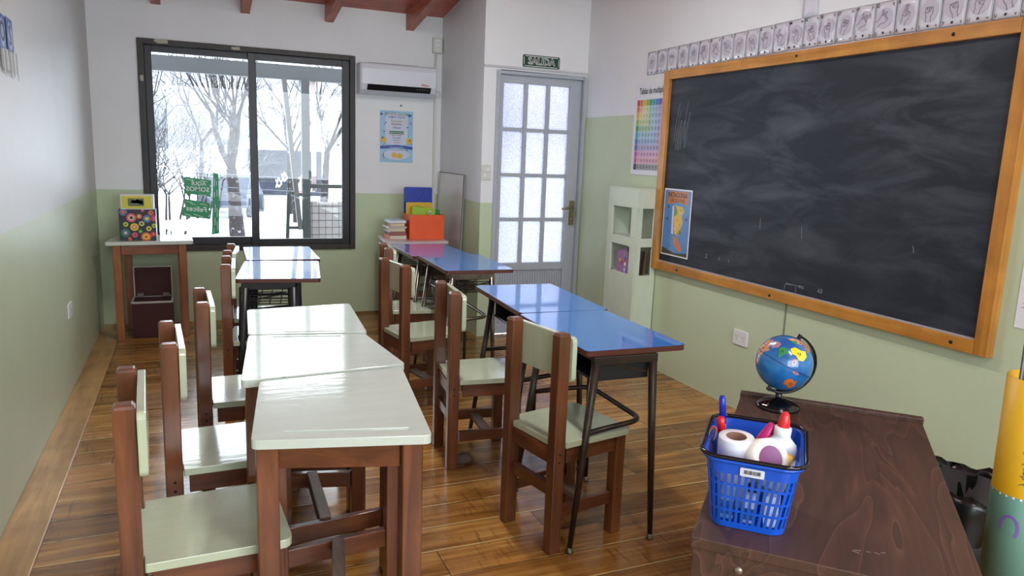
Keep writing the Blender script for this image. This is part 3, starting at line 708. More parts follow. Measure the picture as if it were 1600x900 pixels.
gd = MB(); nm = MB(); cw, chh = 0.0385, 0.0445; gx, gz = 0.035, 0.205
for i in range(11):
    for j in range(11):
        if i == 10 and j == 10: pass
        x = gx+i*cw; z = gz-j*chh; mi = max(i, j)
        gd.quad(X5(Vector((x+0.001, z-chh+0.001, 0))), Vector((0, -(cw-0.002), 0)), Vector((0, 0, chh-0.002)), mi if (i == 0 or j == 0) else 11+mi)
        nm.text(str(i*j if i*j else max(i, j)), X6, 0.026, (x+cw/2, z-chh/2), 0, 0.7)
gd.build('number_grid', cm+cl, tb, fix=False); nm.build('numbers', C('grey_print', (84, 84, 96), 0.5), tb, fix=False)

# ------------------------------------------------------------------ sign-language alphabet cards above the blackboard
letters = ['A', 'B', 'C', 'D', 'E', 'F', 'G', 'H', 'I', 'J', 'K', 'L', 'M', 'N', 'Ñ', 'O', 'P', 'Q', 'R', 'S', 'T', 'U', 'V', 'W']
poses = dict(A='00000', B='01111', C='12222', D='01222', E='22220', F='12111', G='11000', H='01100', I='00001', J='00001', K='11100', L='11000', M='02220', N='02200', Ñ='02200', O='22222', P='12100', Q='12000', R='01100', S='00000', T='20000', U='01100', V='01100', W='01110')
def hand_lines(mb, L, xf):
    r = random.Random(ord(L[0])); ps = poses[L]; rot = r.uniform(-0.45, 0.45); fl = r.choice((-1, 1))
    if L in 'GHPQ': rot = fl*-1.0
    def T_(p): x, y = p[0]*fl, p[1]; return (x*math.cos(rot)-y*math.sin(rot), x*math.sin(rot)+y*math.cos(rot)+0.004)
    W_ = 0.0019
    def ln(p): mb.line([T_(q) for q in p], W_, xf)
    ln([(-0.014, -0.048), (-0.012, -0.026), (-0.018, -0.012), (-0.018, 0.004)]); ln([(0.010, -0.048), (0.010, -0.028), (0.018, -0.012), (0.018, 0.004)])
    for k in range(4):
        x = -0.0135+0.009*k; e = ps[k+1]; h_ = {'0': 0.008, '1': 0.036-abs(k-1)*0.004, '2': 0.018}[e]; sp = (k-1.5)*(0.10 if L in 'VWKF' else 0.02)
        ln([(x-0.0042, 0.002), (x-0.0042+h_*sp, 0.002+h_), (x+h_*sp, 0.006+h_), (x+0.0042+h_*sp, 0.002+h_), (x+0.0042, 0.002)])
        if e == '2': ln([(x-0.004, 0.002+h_*0.5), (x+0.003, h_*0.5)])
    if ps[0] == '1': ln([(-0.018, -0.008), (-0.034, 0.008), (-0.036, 0.014), (-0.030, 0.012), (-0.015, -0.001)])
    else: ln([(-0.018, -0.006), (-0.006, -0.010), (0.006, -0.004), (0.004, 0.0), (-0.006, -0.003)])
edges = [4.568, 4.451, 4.335, 4.217, 4.100, 3.995, 3.888, 3.779, 3.669, 3.558, 3.450, 3.336, 3.225, 3.116, 3.010, 2.900, 2.785, 2.672, 2.557, 2.443, 2.329, 2.216, 2.103, 1.990]
desc = {}
for i, L in enumerate(letters):
    y = edges[i]; wd = min(0.111, y - (edges[i+1] if i < 23 else y-0.112) - 0.001); z0 = 2.034 + 0.018*min(1, i/12)
    if i > 16: z0 = 2.052 - 0.006*(i-16)/7
    lab = 'laminated sign-language card for the letter %s in the strip above the blackboard' % ('Ñ' if L == 'Ñ' else L)
    t = thing('alphabet_card', lab, 'card', (XR-0.001, y, z0), 0, 'sign-language alphabet cards above the blackboard')
    x_sheet = XF((0, -wd/2, 0.0775), (0, -1, 0), (0, 0, 1), (-1, 0, 0))
    r = random.Random(i*7+3)
    # gently wavy laminated sheet
    sh = MB(); n = 6; am = 0.0045 if 10 < i < 17 else 0.0012
    vs = []
    for b_ in range(n+1):
        for a_ in range(n+1):
            u, v = (a_/n-0.5)*wd, (b_/n-0.5)*0.155
            vs.append(x_sheet(Vector((u, v, 0.003 + am*math.sin(a_*1.3+i*1.7)*math.cos(b_*1.1+i)))))
    sh.add(vs, [(b_*(n+1)+a_, b_*(n+1)+a_+1, (b_+1)*(n+1)+a_+1, (b_+1)*(n+1)+a_) for b_ in range(n) for a_ in range(n)], 0, True)
    sheet = sh.build('card_sheet', M_lam, t)
    sol = sheet.modifiers.new('s', 'SOLIDIFY'); sol.thickness = 0.0006
    xi = XF((-0.0056, -wd/2, 0.0775), (0, -1, 0), (0, 0, 1), (-1, 0, 0)); xj = XF((-0.0062, -wd/2, 0.0775), (0, -1, 0), (0, 0, 1), (-1, 0, 0))
    MB().ellipse((0, 0.004), 0.042, 0.047, xi, 0, 24).build('backing_circle', M_lilac, t)
    hd = MB(); hand_lines(hd, L, xj); hd.build('hand_drawing', M_ink, t)
    bd = MB(); w2 = wd/2-0.002; bd.line([(-w2, -0.0755), (w2, -0.0755), (w2, 0.0755), (-w2, 0.0755), (-w2, -0.0755)], 0.0012, xj); bd.build('border_line', M_ink, t)
    lt = MB(); lt.text(L, xj, 0.022, (-w2+0.012, 0.062)); lt.text(L.lower(), xj, 0.022, (w2-0.012, 0.062))
    lt.text(L, xj, 0.020, (-w2+0.013, -0.062)); lt.text(L.lower(), xj, 0.020, (w2-0.013, -0.062)); lt.ellipse((0, -0.061), 0.006, 0.006, xj, 0, 10)
    lt.build('letters', M_ink, t)
# laminated strip hanging above the N card
sp_ = MB(); vs = []; n = 10
for b_ in range(n+1):
    for a_ in range(5): vs.append((XR-0.006-0.003*math.sin(a_*1.4+b_*0.5), 3.135-0.10*a_/4, 2.205+0.42*b_/n))
sp_.add(vs, [(b_*5+a_, b_*5+a_+1, (b_+1)*5+a_+1, (b_+1)*5+a_) for b_ in range(n) for a_ in range(4)], 0, True)
o = tag(sp_.build('laminated_strip', M_lam), 'shiny laminated strip running up the wall above the alphabet cards', 'card'); s_ = o.modifiers.new('s', 'SOLIDIFY'); s_.thickness = 0.001

# ------------------------------------------------------------------ shelf tower against the right wall
tw = thing('shelf_tower', 'tall pale green box shelf with square openings, left of the blackboard', 'shelf', (2.765, 4.30, 0))
M_tower = C('pale_mint_board', (200, 212, 192), 0.5, var=0.03)
M_in = C('white_shelf_inside', (206, 204, 208), 0.6)
Hh, D, Lh, th = 1.25, 0.172, 0.385, 0.012
z1a, z1b, z2a, z2b = 0.66, 0.86, 0.92, 1.125     # openings low / high
f = MB()   # face towards the room (-x) with two openings
ya, yb = 0.075, 0.325
f.span((0, 0, 0), (th, Lh, z1a)).span((0, 0, z1b), (th, Lh, z2a)).span((0, 0, z2b), (th, Lh, Hh))
for za, zb in ((z1a, z1b), (z2a, z2b)): f.span((0, 0, za), (th, ya, zb)).span((0, yb, za), (th, Lh, zb))
f.build('side_face', M_tower, tw, bevel=0.0015)
f = MB(); xa, xb = 0.045, 0.135   # face towards the camera
f.span((th, 0, 0), (D, th, z1a)).span((th, 0, z1b), (D, th, z2a)).span((th, 0, z2b), (D, th, Hh))
for za, zb in ((z1a, z1b), (z2a, z2b)): f.span((th, 0, za), (xa, th, zb)).span((xb, 0, za), (D, th, zb))
f.build('front_face', M_tower, tw, bevel=0.0015)
MB().span((th, Lh-th, 0), (D, Lh, Hh)).build('back_panel', M_tower, tw)
MB().span((D-0.008, th, 0), (D, Lh-th, z1a-0.014)).build('back_panel', M_in, tw)
MB().span((0, 0, Hh), (D, Lh, Hh+0.01)).build('top_panel', M_tower, tw)
MB().span((th, th, z1a-0.014), (D-0.008, Lh-th, z1a-0.002)).build('shelf_board', M_in, tw)
MB().span((th, th, z2a-0.018), (D-0.008, Lh-th, z2a-0.004)).build('shelf_board', M_in, tw)
# books inside
def book_parts(t, w, d, h, cover, pages=None, mark=None):
    """book lying: x width (spine at -x), y length, z thickness"""
    cv = MB(); cv.span((0, 0, 0), (w, d, 0.002)).span((0, 0, h-0.002), (w, d, h)).span((0, 0, 0.002), (0.0025, d, h-0.002)); cv.build('cover', cover, t)
    MB().span((0.0026, 0.003, 0.0021), (w-0.004, d-0.003, h-0.0021)).build('pages', pages or C('page_block', (205, 196, 176), 0.8), t)
bz = z1a-0.002
lean = [((150, 104, 150), 'colourful comic leaning inside the shelf tower, nearest the door', 0.10, 20), ((50, 46, 60), 'dark book leaning inside the lower opening of the shelf tower', 0.055, 12), ((120, 84, 60), 'brown book leaning next to the dark one in the shelf tower', 0.085, 8)]
for k, (c_, lb, yy, ang) in enumerate(lean):
    t = tag(bpy.data.objects.new('book', None), lb, 'book', 'books in the shelf tower'); COL.objects.link(t)
    cyc = Matrix(((0, 0, 1, 0), (1, 0, 0, 0), (0, 1, 0, 0), (0, 0, 0, 1)))   # width along y, height up, thickness along x
    t.matrix_world = Matrix.Translation((2.765+(0.022, 0.060, 0.095)[k], 4.30+(0.10, 0.03, 0.032)[k], bz+0.002)) @ Matrix.Rotation(rad((-16, -6, -10)[k]), 4, 'X') @ Matrix.Rotation(rad((4, 8, 10)[k]), 4, 'Y') @ cyc
    mt = C('book_cover_%d' % k, c_, 0.4)
    book_parts(t, (0.16, 0.13, 0.13)[k], (0.19, 0.17, 0.17)[k], 0.010, mt)
    if k == 0:
        pc = MB()
        for q in range(9): r = random.Random(q); pc.ellipse((r.uniform(0.02, 0.11), r.uniform(0.02, 0.12)), 0.013, 0.015, XF((0, 0, -0.0006), (1, 0, 0), (0, 1, 0)), q % 4, 12)
        pc.build('cover_picture', [C('pic_blue', (70, 130, 200)), C('pic_red', (200, 60, 60)), C('pic_yellow', (230, 190, 80)), C('pic_white', (220, 220, 230))], t)

# ------------------------------------------------------------------ far wall fittings
ac = thing('air_conditioner', 'white wall-mounted air conditioner right of the window', 'air conditioner', (0, YF, 0))
ax0, ax1, az0, az1 = 1.30, 1.955, 1.915, 2.165
prof = [(0, az0+0.0), (-0.10, az0), (-0.165, az0+0.03), (-0.195, az0+0.075), (-0.200, az1-0.05), (-0.185, az1-0.012), (-0.16, az1), (0, az1)]
b = MB(); n = len(prof)
vs = [(x, y, z) for x in (ax0, ax0+0.012, ax1-0.012, ax1) for y, z in [((p[0]*0.94 if x in (ax0, ax1) else p[0]), (p[1] if x not in (ax0, ax1) else p[1]*0.995+0.01)) for p in prof]]
fs = [(k*n+i, k*n+i+1, (k+1)*n+i+1, (k+1)*n+i) for k in range(3) for i in range(n-1)] + [tuple(range(n)), tuple(range(3*n, 4*n))[::-1]]
b.add(vs, fs); b.build('housing', C('ac_white', (218, 222, 230), 0.3, var=0.01), ac)
def on_front(z): return -0.201 if z > az0+0.075 else -0.201 + (az0+0.075-z)*0.68
X7 = XF((0, 0, 0), (1, 0, 0), (0, 0, 1))
v = MB(); zt, zb = az0+0.075, az0+0.028
v.add([(ax0+0.055, -0.197, zt), (ax1-0.055, -0.197, zt), (ax1-0.055, -0.1665, zb), (ax0+0.055, -0.1665, zb), (ax0+0.055, -0.205, zt-0.001), (ax1-0.055, -0.205, zt-0.001), (ax1-0.055, -0.176, zb), (ax0+0.055, -0.176, zb)], [(4, 5, 6, 7), (0, 1, 5, 4), (3, 2, 6, 7), (0, 3, 7, 4), (1, 2, 6, 5)])
v.build('air_outlet', M_dark, ac)
MB().span((ax0+0.07, -0.15, az1-0.002), (ax1-0.16, -0.13, az1+0.004)).build('top_grille', C('grey_slot', (120, 116, 118), 0.5), ac)
MB().text('Philco', XF((1.85, -0.2015, az0+0.093), (1, 0, 0), (0, 0, 1)), 0.028, (0, 0)).build('brand_mark', C('brand_red', (190, 50, 60), 0.4), ac)
dg_ = MB()
for k in range(5): dg_.box((1.78+0.022*k, -0.193, az0+0.055), (0.008, 0.004, 0.004))
dg_.build('indicator_lights', C('pale_led', (170, 170, 176), 0.4), ac)

po = thing('classroom_poster', 'light blue classroom rules poster below the air conditioner', 'poster', (1.652, YF-0.001, 1.572))
MB().span((-0.147, -0.003, -0.222), (0.147, 0, 0.222)).build('sheet', C('poster_blue', (148, 190, 218), 0.35), po)
XP = XF((0, -0.0036, 0), (1, 0, 0), (0, 0, 1), (0, -1, 0)); XQ = XF((0, -0.0044, 0), (1, 0, 0), (0, 0, 1), (0, -1, 0))
ar = MB(); ar.prism(rrect(0.2, 0.27, 0.05, cy=0.065), 0, 0.0004, 0, XP); ar.ellipse((0, -0.155), 0.115, 0.045, XP, 0)
ar.build('pale_panel', C('poster_pale', (196, 204, 224), 0.4), po)
bn = MB(); bn.prism([(-0.145, -0.082), (0, -0.07), (0.145, -0.082), (0.145, -0.108), (0, -0.096), (-0.145, -0.108)], 0, 0.0003, 0, XP); bn.prism([(-0.12, 0.19), (-0.145, 0.205), (-0.145, 0.175)], 0, 0.0003, 0, XP); bn.prism([(0.1, 0.2), (0.142, 0.19), (0.11, 0.17)], 0, 0.0003, 0, XP)
bn.build('blue_banner', C('poster_navy', (40, 70, 160), 0.4), po)
MB().prism(rrect(0.13, 0.026, 0.003, cy=0.036), 0, 0.0007, 0, XP).build('green_banner', C('poster_green', (40, 110, 60), 0.4), po)
tx = [('EN ESTE SALON', 0.030, 0.192, 0), ('SOMOS TODOS', 0.022, 0.166, 1), ('Especiales', 0.026, 0.134, 2), ('Queridos', 0.026, 0.108, 3), ('Valiosos', 0.022, 0.078, 1), ('Capaces de aprender', 0.016, 0.036, 4), ('Buenos amigos', 0.014, 0.012, 3), ('Honestos', 0.018, -0.010, 1), ('Respetuosos', 0.014, -0.030, 1), ('Solidarios', 0.014, -0.050, 3), ('entre todos nos cuidamos', 0.012, -0.090, 4), ('y cuidamos nuestro salon', 0.011, -0.115, 3)]
pt = MB()
for s__, sz, zz, mi in tx: pt.text(s__, XQ if mi != 4 else XF((0, -0.0052, 0), (1, 0, 0), (0, 0, 1)), sz, (0, zz), mi)
pt.build('lettering', [C('ink_olive', (120, 120, 40)), C('ink_navy', (50, 60, 120)), C('ink_gold', (170, 160, 60)), C('ink_red', (170, 60, 60)), C('ink_white', (225, 228, 230))], po)
ic = MB(); rr_ = random.Random(8)
for x_, z_, r_ in ((-0.115, -0.03, 0.026), (0.112, -0.035, 0.028), (-0.02, -0.16, 0.024), (0.03, -0.165, 0.024)): ic.ellipse((x_, z_), r_, r_, XQ, 0)
for k in range(20):
    x_, z_ = rr_.choice((-1, 1))*rr_.uniform(0.09, 0.135), rr_.uniform(-0.2, 0.17); ic.ellipse((x_, z_), 0.006, 0.006, XQ, 1+k % 3, 8)
ic.build('small_pictures', [C('pic_gold', (214, 176, 60)), C('pic_rose', (190, 80, 110)), C('pic_sky', (90, 130, 190)), C('pic_dark', (50, 50, 70))], po)
tag(MB().lathe([(0.008, 0), (0.008, 0.006), (0.003, 0.009), (0, 0.009)], (1.69, YF, 1.84), 12, 0, Matrix.Rotation(rad(90), 3, 'X')).build('wall_bolt', C('grey_bolt', (96, 100, 108), 0.4, metal=0.6)), 'small grey bolt head in the wall under the air conditioner', 'bolt')

so = thing('wall_socket', 'white socket box high on the far wall beside the corner', 'socket', (2.005, YF, 2.372))
MB().span((-0.042, -0.038, -0.065), (0.042, 0, 0.065)).build('box', M_offwhite, so, bevel=0.004)
MB().span((-0.024, -0.042, -0.045), (0.024, -0.038, 0.045)).build('face_plate', M_white, so, bevel=0.002)
q = MB()
for x_, z_ in ((-0.008, 0.02), (0.008, 0.02), (-0.008, -0.02), (0.008, -0.02)): q.box((x_, -0.0425, z_), (0.003, 0.002, 0.01))
q.build('socket_slots', M_dark, so)
tag(MB().span((1.985, YF-0.018, 0.3), (2.008, YF, 2.306)).build('cable_duct', M_offwhite, bevel=0.002), 'thin ivory cable duct running down the far wall to the corner', 'cable duct')
tag(MB().tube(arc([(1.955, YF-0.05, 2.09), (1.965, YF-0.04, 2.02), (1.975, YF-0.03, 1.965), (2.03, YF-0.03, 1.99), (2.04, YF-0.03, 1.93), (1.985, YF-0.03, 1.94), (1.975, YF-0.02, 2.10), (2.0, YF-0.025, 2.30)], 0.02), 0.004, 6).build('cable', M_offwhite), 'coiled ivory cable hanging from the air conditioner to the socket', 'cable')

ex = thing('exit_sign', 'small dark green SALIDA sign above the grey door', 'sign', (2.531, YD, 2.175))
MB().prism(rrect(0.318, 0.092, 0.012), 0, 0.004, 0, XF((0, 0, 0), (1, 0, 0), (0, 0, 1), (0, -1, 0))).build('plate', C('sign_green', (14, 62, 46), 0.35), ex)
xs_ = XF((0, -0.0046, 0), (1, 0, 0), (0, 0, 1))
q = MB(); P = rrect(0.298, 0.074, 0.009); q.line(P+[P[0]], 0.004, xs_); q.build('border', C('sign_white', (240, 243, 240), 0.4), ex)
q = MB(); vs, fs = text_mesh('SALIDA'); 
for ox, oz in ((-0.0025, 0), (0.0025, 0), (0, 0.0018), (0, -0.0018), (0, 0)): q.text('SALIDA', XF((0, -0.0048-abs(ox)*0.1-abs(oz)*0.2, 0), (1, 0, 0), (0, 0, 1)), 0.072, (ox, oz), 0, 0.98)
q.build('lettering', C('sign_white', (240, 243, 240), 0.4), ex)

sw = thing('light_switch', 'ivory double light switch on the strip left of the door', 'switch', (2.092, YD, 1.312))
MB().span((-0.040, -0.010, -0.058), (0.040, 0, 0.058)).build('plate', M_offwhite, sw, bevel=0.003)
MB().box((0.014, -0.012, 0.022), (0.026, 0.006, 0.03)).box((-0.012, -0.012, -0.025), (0.02, 0.005, 0.024)).build('rocker', M_white, sw, bevel=0.001)

def outlet(name, label, o, ux):
    t = thing(name, label, 'power outlet', o)
    X = XF((0, 0, 0), ux, (0, 0, 1), Vector(ux).cross(Vector((0, 0, 1))))
    MB().prism(rrect(0.122, 0.088, 0.006), 0, 0.010, 0, X).build('plate', M_white, t, bevel=0.002)
    q = MB()
    for cx_ in (-0.028, 0.028):
        for dx_, dz_, a_ in ((-0.008, 0.008, 0.5), (0.008, 0.008, -0.5), (0, -0.012, 0)):
            q.line([(cx_+dx_-math.sin(a_)*0.004, dz_+0.005), (cx_+dx_+math.sin(a_)*0.004, dz_-0.005)], 0.002, XF(X(Vector((0, 0, 0.0105))), ux, (0, 0, 1)))
    q.build('socket_slots', M_dark, t)
    return t
outlet('power_outlet', 'white double power outlet on the right wall near the globe', (XR, 3.373, 0.438), (0, -1, 0))
t = thing('wall_plate', 'small white blank plate low on the left wall', 'wall plate', (XL, 4.864, 0.470))
MB().span((0, -0.065, -0.042), (0.008, 0.065, 0.042)).build('plate', M_white, t, bevel=0.002); MB().box((0.009, 0, 0), (0.002, 0.05, 0.03)).build('insert', M_offwhite, t)

# leaning glossy white board in the corner
lb = thing('leaning_board', 'glossy white board leaning on the wall behind the orange box', 'board', (XS-0.004, 5.80, 0))
q = MB(); q.add([(-0.045, 0, 0.0), (-0.045, 0.67, 0.0), (-0.004, 0.67, 1.275), (-0.004, 0, 1.272), (-0.060, 0, 0.001), (-0.060, 0.67, 0.001), (-0.019, 0.67, 1.276), (-0.019, 0, 1.273)], [(0, 1, 2, 3), (4, 7, 6, 5), (0, 4, 5, 1), (1, 5, 6, 2), (2, 6, 7, 3), (3, 7, 4, 0)])
q.build('panel', plain('glossy_white_melamine', (206, 202, 204), 0.10, coat=0.8, var=0.02), lb)
q = MB(); q.tube([(-0.058, -0.002, 0.003), (-0.012, -0.002, 1.275), (-0.012, 0.672, 1.278)], 0.0045, 6); q.build('edge_strip', C('dark_edge', (60, 50, 46)), lb)

# ------------------------------------------------------------------ corner tables
wooden_desk([(-0.603, 5.93), (-0.020, 5.985), (-0.035, 6.40), (-0.560, 6.40)], 'small honey wood table with pale green top in the left corner by the window', None, (M_honey, M_honey_x, M_honey_x), z=0.735, th=0.028, bars=False, group=None, name='corner_table', cat='table', ins=(0.075, 0.045))
wooden_desk([(1.385, 5.745), (1.925, 5.800), (1.925, 6.30), (1.44, 6.30)], 'wooden table with a lilac white top holding books and an orange box', None, (M_chairwood, M_chairwood_x, M_chairwood_y), z=0.732, th=0.024, bars=True, group=None, name='book_table', cat='table', top=M_topgrey)

# dotted box with a yellow container behind it
tz = 0.736
db = thing('dotted_box', 'dark box with bright coloured circles on the left corner table', 'box', (-0.388, 6.10, tz))
BW, BH, BD = 0.240, 0.225, 0.155
q = MB(); q.span((-BW/2, -BD/2, 0), (BW/2, BD/2, 0.004)); tt_ = 0.004
q.span((-BW/2, -BD/2, 0.004), (BW/2, -BD/2+tt_, BH)).span((-BW/2, BD/2-tt_, 0.004), (BW/2, BD/2, BH)).span((-BW/2, -BD/2+tt_, 0.004), (-BW/2+tt_, BD/2-tt_, BH)).span((BW/2-tt_, -BD/2+tt_, 0.004), (BW/2, BD/2-tt_, BH))
q.build('box_body', dots_mat(), db)
cols = dict(blue=(80, 110, 170), pink=(220, 90, 120), orange=(226, 110, 50), yellow=(224, 206, 60), lime=(150, 190, 60), green=(30, 110, 70), red=(206, 50, 60), cream=(214, 200, 150), black=(20, 20, 26))
cmt = [C('dot_'+k_, v_, 0.4) for k_, v_ in cols.items()]; ci = {k_: i_ for i_, k_ in enumerate(cols)}
dots = [(-0.09, 0.205, 0.026, 'blue', 'orange'), (-0.04, 0.165, 0.032, 'pink', 'cream', 'black'), (0.012, 0.175, 0.018, 'orange', 'cream'), (0.062, 0.158, 0.028, 'blue', 'yellow'), (0.09, 0.2, 0.018, 'orange', 'red'), (0.112, 0.16, 0.024, 'red', 'pink'),
        (-0.078, 0.117, 0.018, 'lime', 'yellow', 'black'), (-0.022, 0.097, 0.028, 'yellow', 'orange', 'cream'), (0.026, 0.122, 0.018, 'cream', 'lime', 'black'), (0.072, 0.085, 0.018, 'yellow', 'green'), (0.108, 0.107, 0.017, 'lime', 'yellow', 'black'),
        (-0.082, 0.055, 0.032, 'green', 'blue', 'cream'), (-0.022, 0.04, 0.019, 'pink', 'red'), (0.016, 0.065, 0.017, 'green', 'lime'), (0.052, 0.025, 0.033, 'orange', 'yellow', 'red'), (0.1, 0.045, 0.018, 'red', 'pink'), (-0.055, 0.012, 0.012, 'orange', 'red'), (0.035, 0.218, 0.010, 'pink', 'pink')]
q = MB()
for d_ in dots:
    x_, z_, r_ = d_[:3]
    for k_, cn in enumerate(d_[3:]):
        rr = r_*(1, 0.62, 0.33)[k_] if len(d_) > 5 else r_*(1, 0.5)[k_]
        pts = [(max(-BW/2, min(BW/2, x_+rr*math.cos(2*PI*j/22))), max(0.001, min(BH, z_+rr*math.sin(2*PI*j/22)))) for j in range(22)]
        q.prism(pts, 0.0003*k_, 0.0003*(k_+1), ci[cn], XF((0, -BD/2-0.0002, 0), (1, 0, 0), (0, 0, 1), (0, -1, 0)))
q.build('printed_circles', cmt, db, fix=False)
yb_ = thing('yellow_container', 'yellow fronted plastic container standing in the dotted box', 'container', (-0.388, 6.10, tz+0.005))
q = MB(); q.prism(rrect(0.222, 0.13, 0.01), 0, 0.325); q.build('container_body', C('milky_plastic', (212, 212, 206), 0.3), yb_)
q = MB(); q.prism(rrect(0.195, 0.09, 0.006, cy=0.272), 0, 0.001, 0, XF((0, -0.0655, 0), (1, 0, 0), (0, 0, 1), (0, -1, 0))); q.build('yellow_front', C('yellow_label', (206, 196, 44), 0.35), yb_)
q = MB(); q.prism(rrect(0.105, 0.056, 0.006, cx=-0.005, cy=0.272), 0, 0.0007, 0, XF((0, -0.067, 0), (1, 0, 0), (0, 0, 1), (0, -1, 0)))
for k in range(16): r = random.Random(k+50); q.prism([(a_+r.uniform(-0.05, 0.04), b_+0.272+r.uniform(-0.02, 0.02)) for a_, b_ in ((0, 0), (0.012, 0.002), (0.010, 0.008), (0.0, 0.007))], 0, 0.0004, 1+k % 2, XF((0, -0.068, 0), (1, 0, 0), (0, 0, 1), (0, -1, 0)))
q.build('label_picture', [C('label_greygreen', (96, 110, 84)), C('label_cream', (200, 196, 170)), C('label_dark', (60, 60, 60))], yb_)
q = MB(); q.tube(arc([(-0.111, 0, 0.29), (-0.13, 0, 0.285), (-0.13, 0, 0.25), (-0.111, 0, 0.245)], 0.01), 0.003, 6); q.build('handle', C('milky_plastic', (212, 212, 206), 0.3), yb_)

# maroon case under the corner table
mc = thing('storage_case', 'maroon storage case with pale edges and open lid under the corner table', 'case', (-0.318, 6.14, 0))
q = MB(); w_, d_, h_ = 0.27, 0.23, 0.27; k_ = 0.008
q.span((-w_/2, -d_/2, 0), (w_/2, d_/2, k_)).span((-w_/2, -d_/2, k_), (w_/2, -d_/2+k_, h_)).span((-w_/2, d_/2-k_, k_), (w_/2, d_/2, h_)).span((-w_/2, -d_/2+k_, k_), (-w_/2+k_, d_/2-k_, h_)).span((w_/2-k_, -d_/2+k_, k_), (w_/2, d_/2-k_, h_)); q.build('case_body', M_maroon, mc, bevel=0.003)
q = MB(); P = [(-w_/2, -d_/2, h_), (w_/2, -d_/2, h_), (w_/2, d_/2, h_), (-w_/2, d_/2, h_), (-w_/2, -d_/2, h_)]
for a_, b_ in zip(P[:-1], P[1:]): q.bar(a_, b_, 0.014, 0.014)
q.build('rim_trim', M_trim, mc)
ld = MB().span((-w_/2+0.008, d_/2-0.02, h_+0.012), (w_/2-0.004, d_/2, h_+0.235)).build('lid', M_maroon, mc, bevel=0.003)
q = MB(); P = [(-w_/2+0.006, d_/2-0.021, h_+0.01), (w_/2-0.002, d_/2-0.021, h_+0.01), (w_/2-0.002, d_/2-0.021, h_+0.238), (-w_/2+0.006, d_/2-0.021, h_+0.238), (-w_/2+0.006, d_/2-0.021, h_+0.01)]
for a_, b_ in zip(P[1:-1], P[2:]): q.bar(a_, b_, 0.009, 0.009)
q.build('lid_trim', M_trim, ld)
for s in (-1, 1): MB().span((s*0.09-0.022, d_/2-0.03, h_+0.004), (s*0.09+0.022, d_/2-0.02, h_+0.034)).build('hinge', C('hinge_grey', (120, 110, 106), 0.5), mc)

# orange box with folders, stack of books
ob = thing('orange_box', 'open orange box full of folders on the book table', 'box', (1.765, 6.02, 0.733))
w_, d_, h_ = 0.295, 0.22, 0.205; k_ = 0.004
q = MB(); q.span((-w_/2, -d_/2, 0), (w_/2, d_/2, k_)).span((-w_/2, -d_/2, k_), (w_/2, -d_/2+k_, h_)).span((-w_/2, d_/2-k_, k_), (w_/2, d_/2, h_)).span((-w_/2, -d_/2+k_, k_), (-w_/2+k_, d_/2-k_, h_)).span((w_/2-k_, -d_/2+k_, k_), (w_/2, d_/2-k_, h_))
q.build('box_body', C('orange_card', (222, 84, 28), 0.45, var=0.04, bump=0.1), ob, bevel=0.0015)
def folder(name, label, x, y, w, h, col, lean=0, roll=0, parts=None):
    t = tag(bpy.data.objects.new(name, None), label, 'folder', 'folders in the orange box'); COL.objects.link(t)
    t.matrix_world = Matrix.Translation((x, y, 0.7405)) @ Matrix.Rotation(rad(lean), 4, 'X') @ Matrix.Rotation(rad(roll), 4, 'Y')
    MB().prism(rrect(w, h, 0.012, cy=h/2), 0, 0.012, 0, XF((0, 0, 0), (1, 0, 0), (0, 0, 1), (0, 1, 0))).build('folder_cover', C('folder_'+col[0], col[1], 0.35), t, bevel=0.001)
    return t
t = folder('folder', 'tall blue elastic folder standing at the back of the orange box', 1.742, 6.105, 0.245, 0.415, ('blue', (22, 52, 158)))
q = MB(); q.line([(-0.03, 0.27), (0.02, 0.33), (0.06, 0.41)], 0.004, XF((0, -0.0006, 0), (1, 0, 0), (0, 0, 1))); q.build('elastic_band', C('band_navy', (16, 26, 90)), t)
folder('folder', 'mustard yellow folder in front of the blue folder', 1.74, 6.065, 0.225, 0.29, ('yellow', (206, 164, 40)))
folder('folder', 'lime green folder nearest the front of the orange box', 1.735, 5.99, 0.20, 0.255, ('lime', (150, 184, 48)), roll=6)
t = folder('folder', 'dark green folder tilted inside the orange box', 1.772, 6.03, 0.21, 0.25, ('green', (46, 120, 56)), roll=9)
t = thing('clip_reel', 'small round white and black reel on the orange box rim', 'reel', (1.80, 5.953, 0.955))
MB().lathe([(0, 0), (0.014, 0), (0.014, 0.008), (0, 0.008)], (0, 0, 0), 16, 0, Matrix.Rotation(rad(90), 3, 'X')).build('disc', M_white, t)
MB().lathe([(0, 0), (0.006, 0), (0.006, 0.002), (0, 0.002)], (0, -0.008, 0), 12, 0, Matrix.Rotation(rad(90), 3, 'X')).build('hub', M_dark, t)
MB().tube([(0, -0.005, -0.014), (0.001, -0.008, -0.04)], 0.0025, 6).build('clip_tail', M_white, t)
specs = [(0.148, 0.036, 0.000, (196, 92, 52), 'thick book with orange spine at the bottom of the stack', (196, 190, 176)), (0.140, 0.024, 0.004, (120, 30, 44), 'maroon patterned book second from the bottom of the stack', (150, 96, 96)),
         (0.136, 0.010, 0.002, (200, 200, 204), 'thin white book third from the bottom of the stack', None), (0.128, 0.022, 0.006, (176, 166, 140), 'cream paged book in the middle of the stack', None),
         (0.155, 0.014, -0.006, (196, 184, 190), 'wide pinkish white book above the cream one', (190, 180, 188)), (0.125, 0.030, 0.008, (150, 110, 70), 'tan paperback second from the top of the stack', None),
         (0.140, 0.022, 0.002, (176, 196, 204), 'pale blue book on top of the stack', (212, 214, 220))]
zz = 0.733
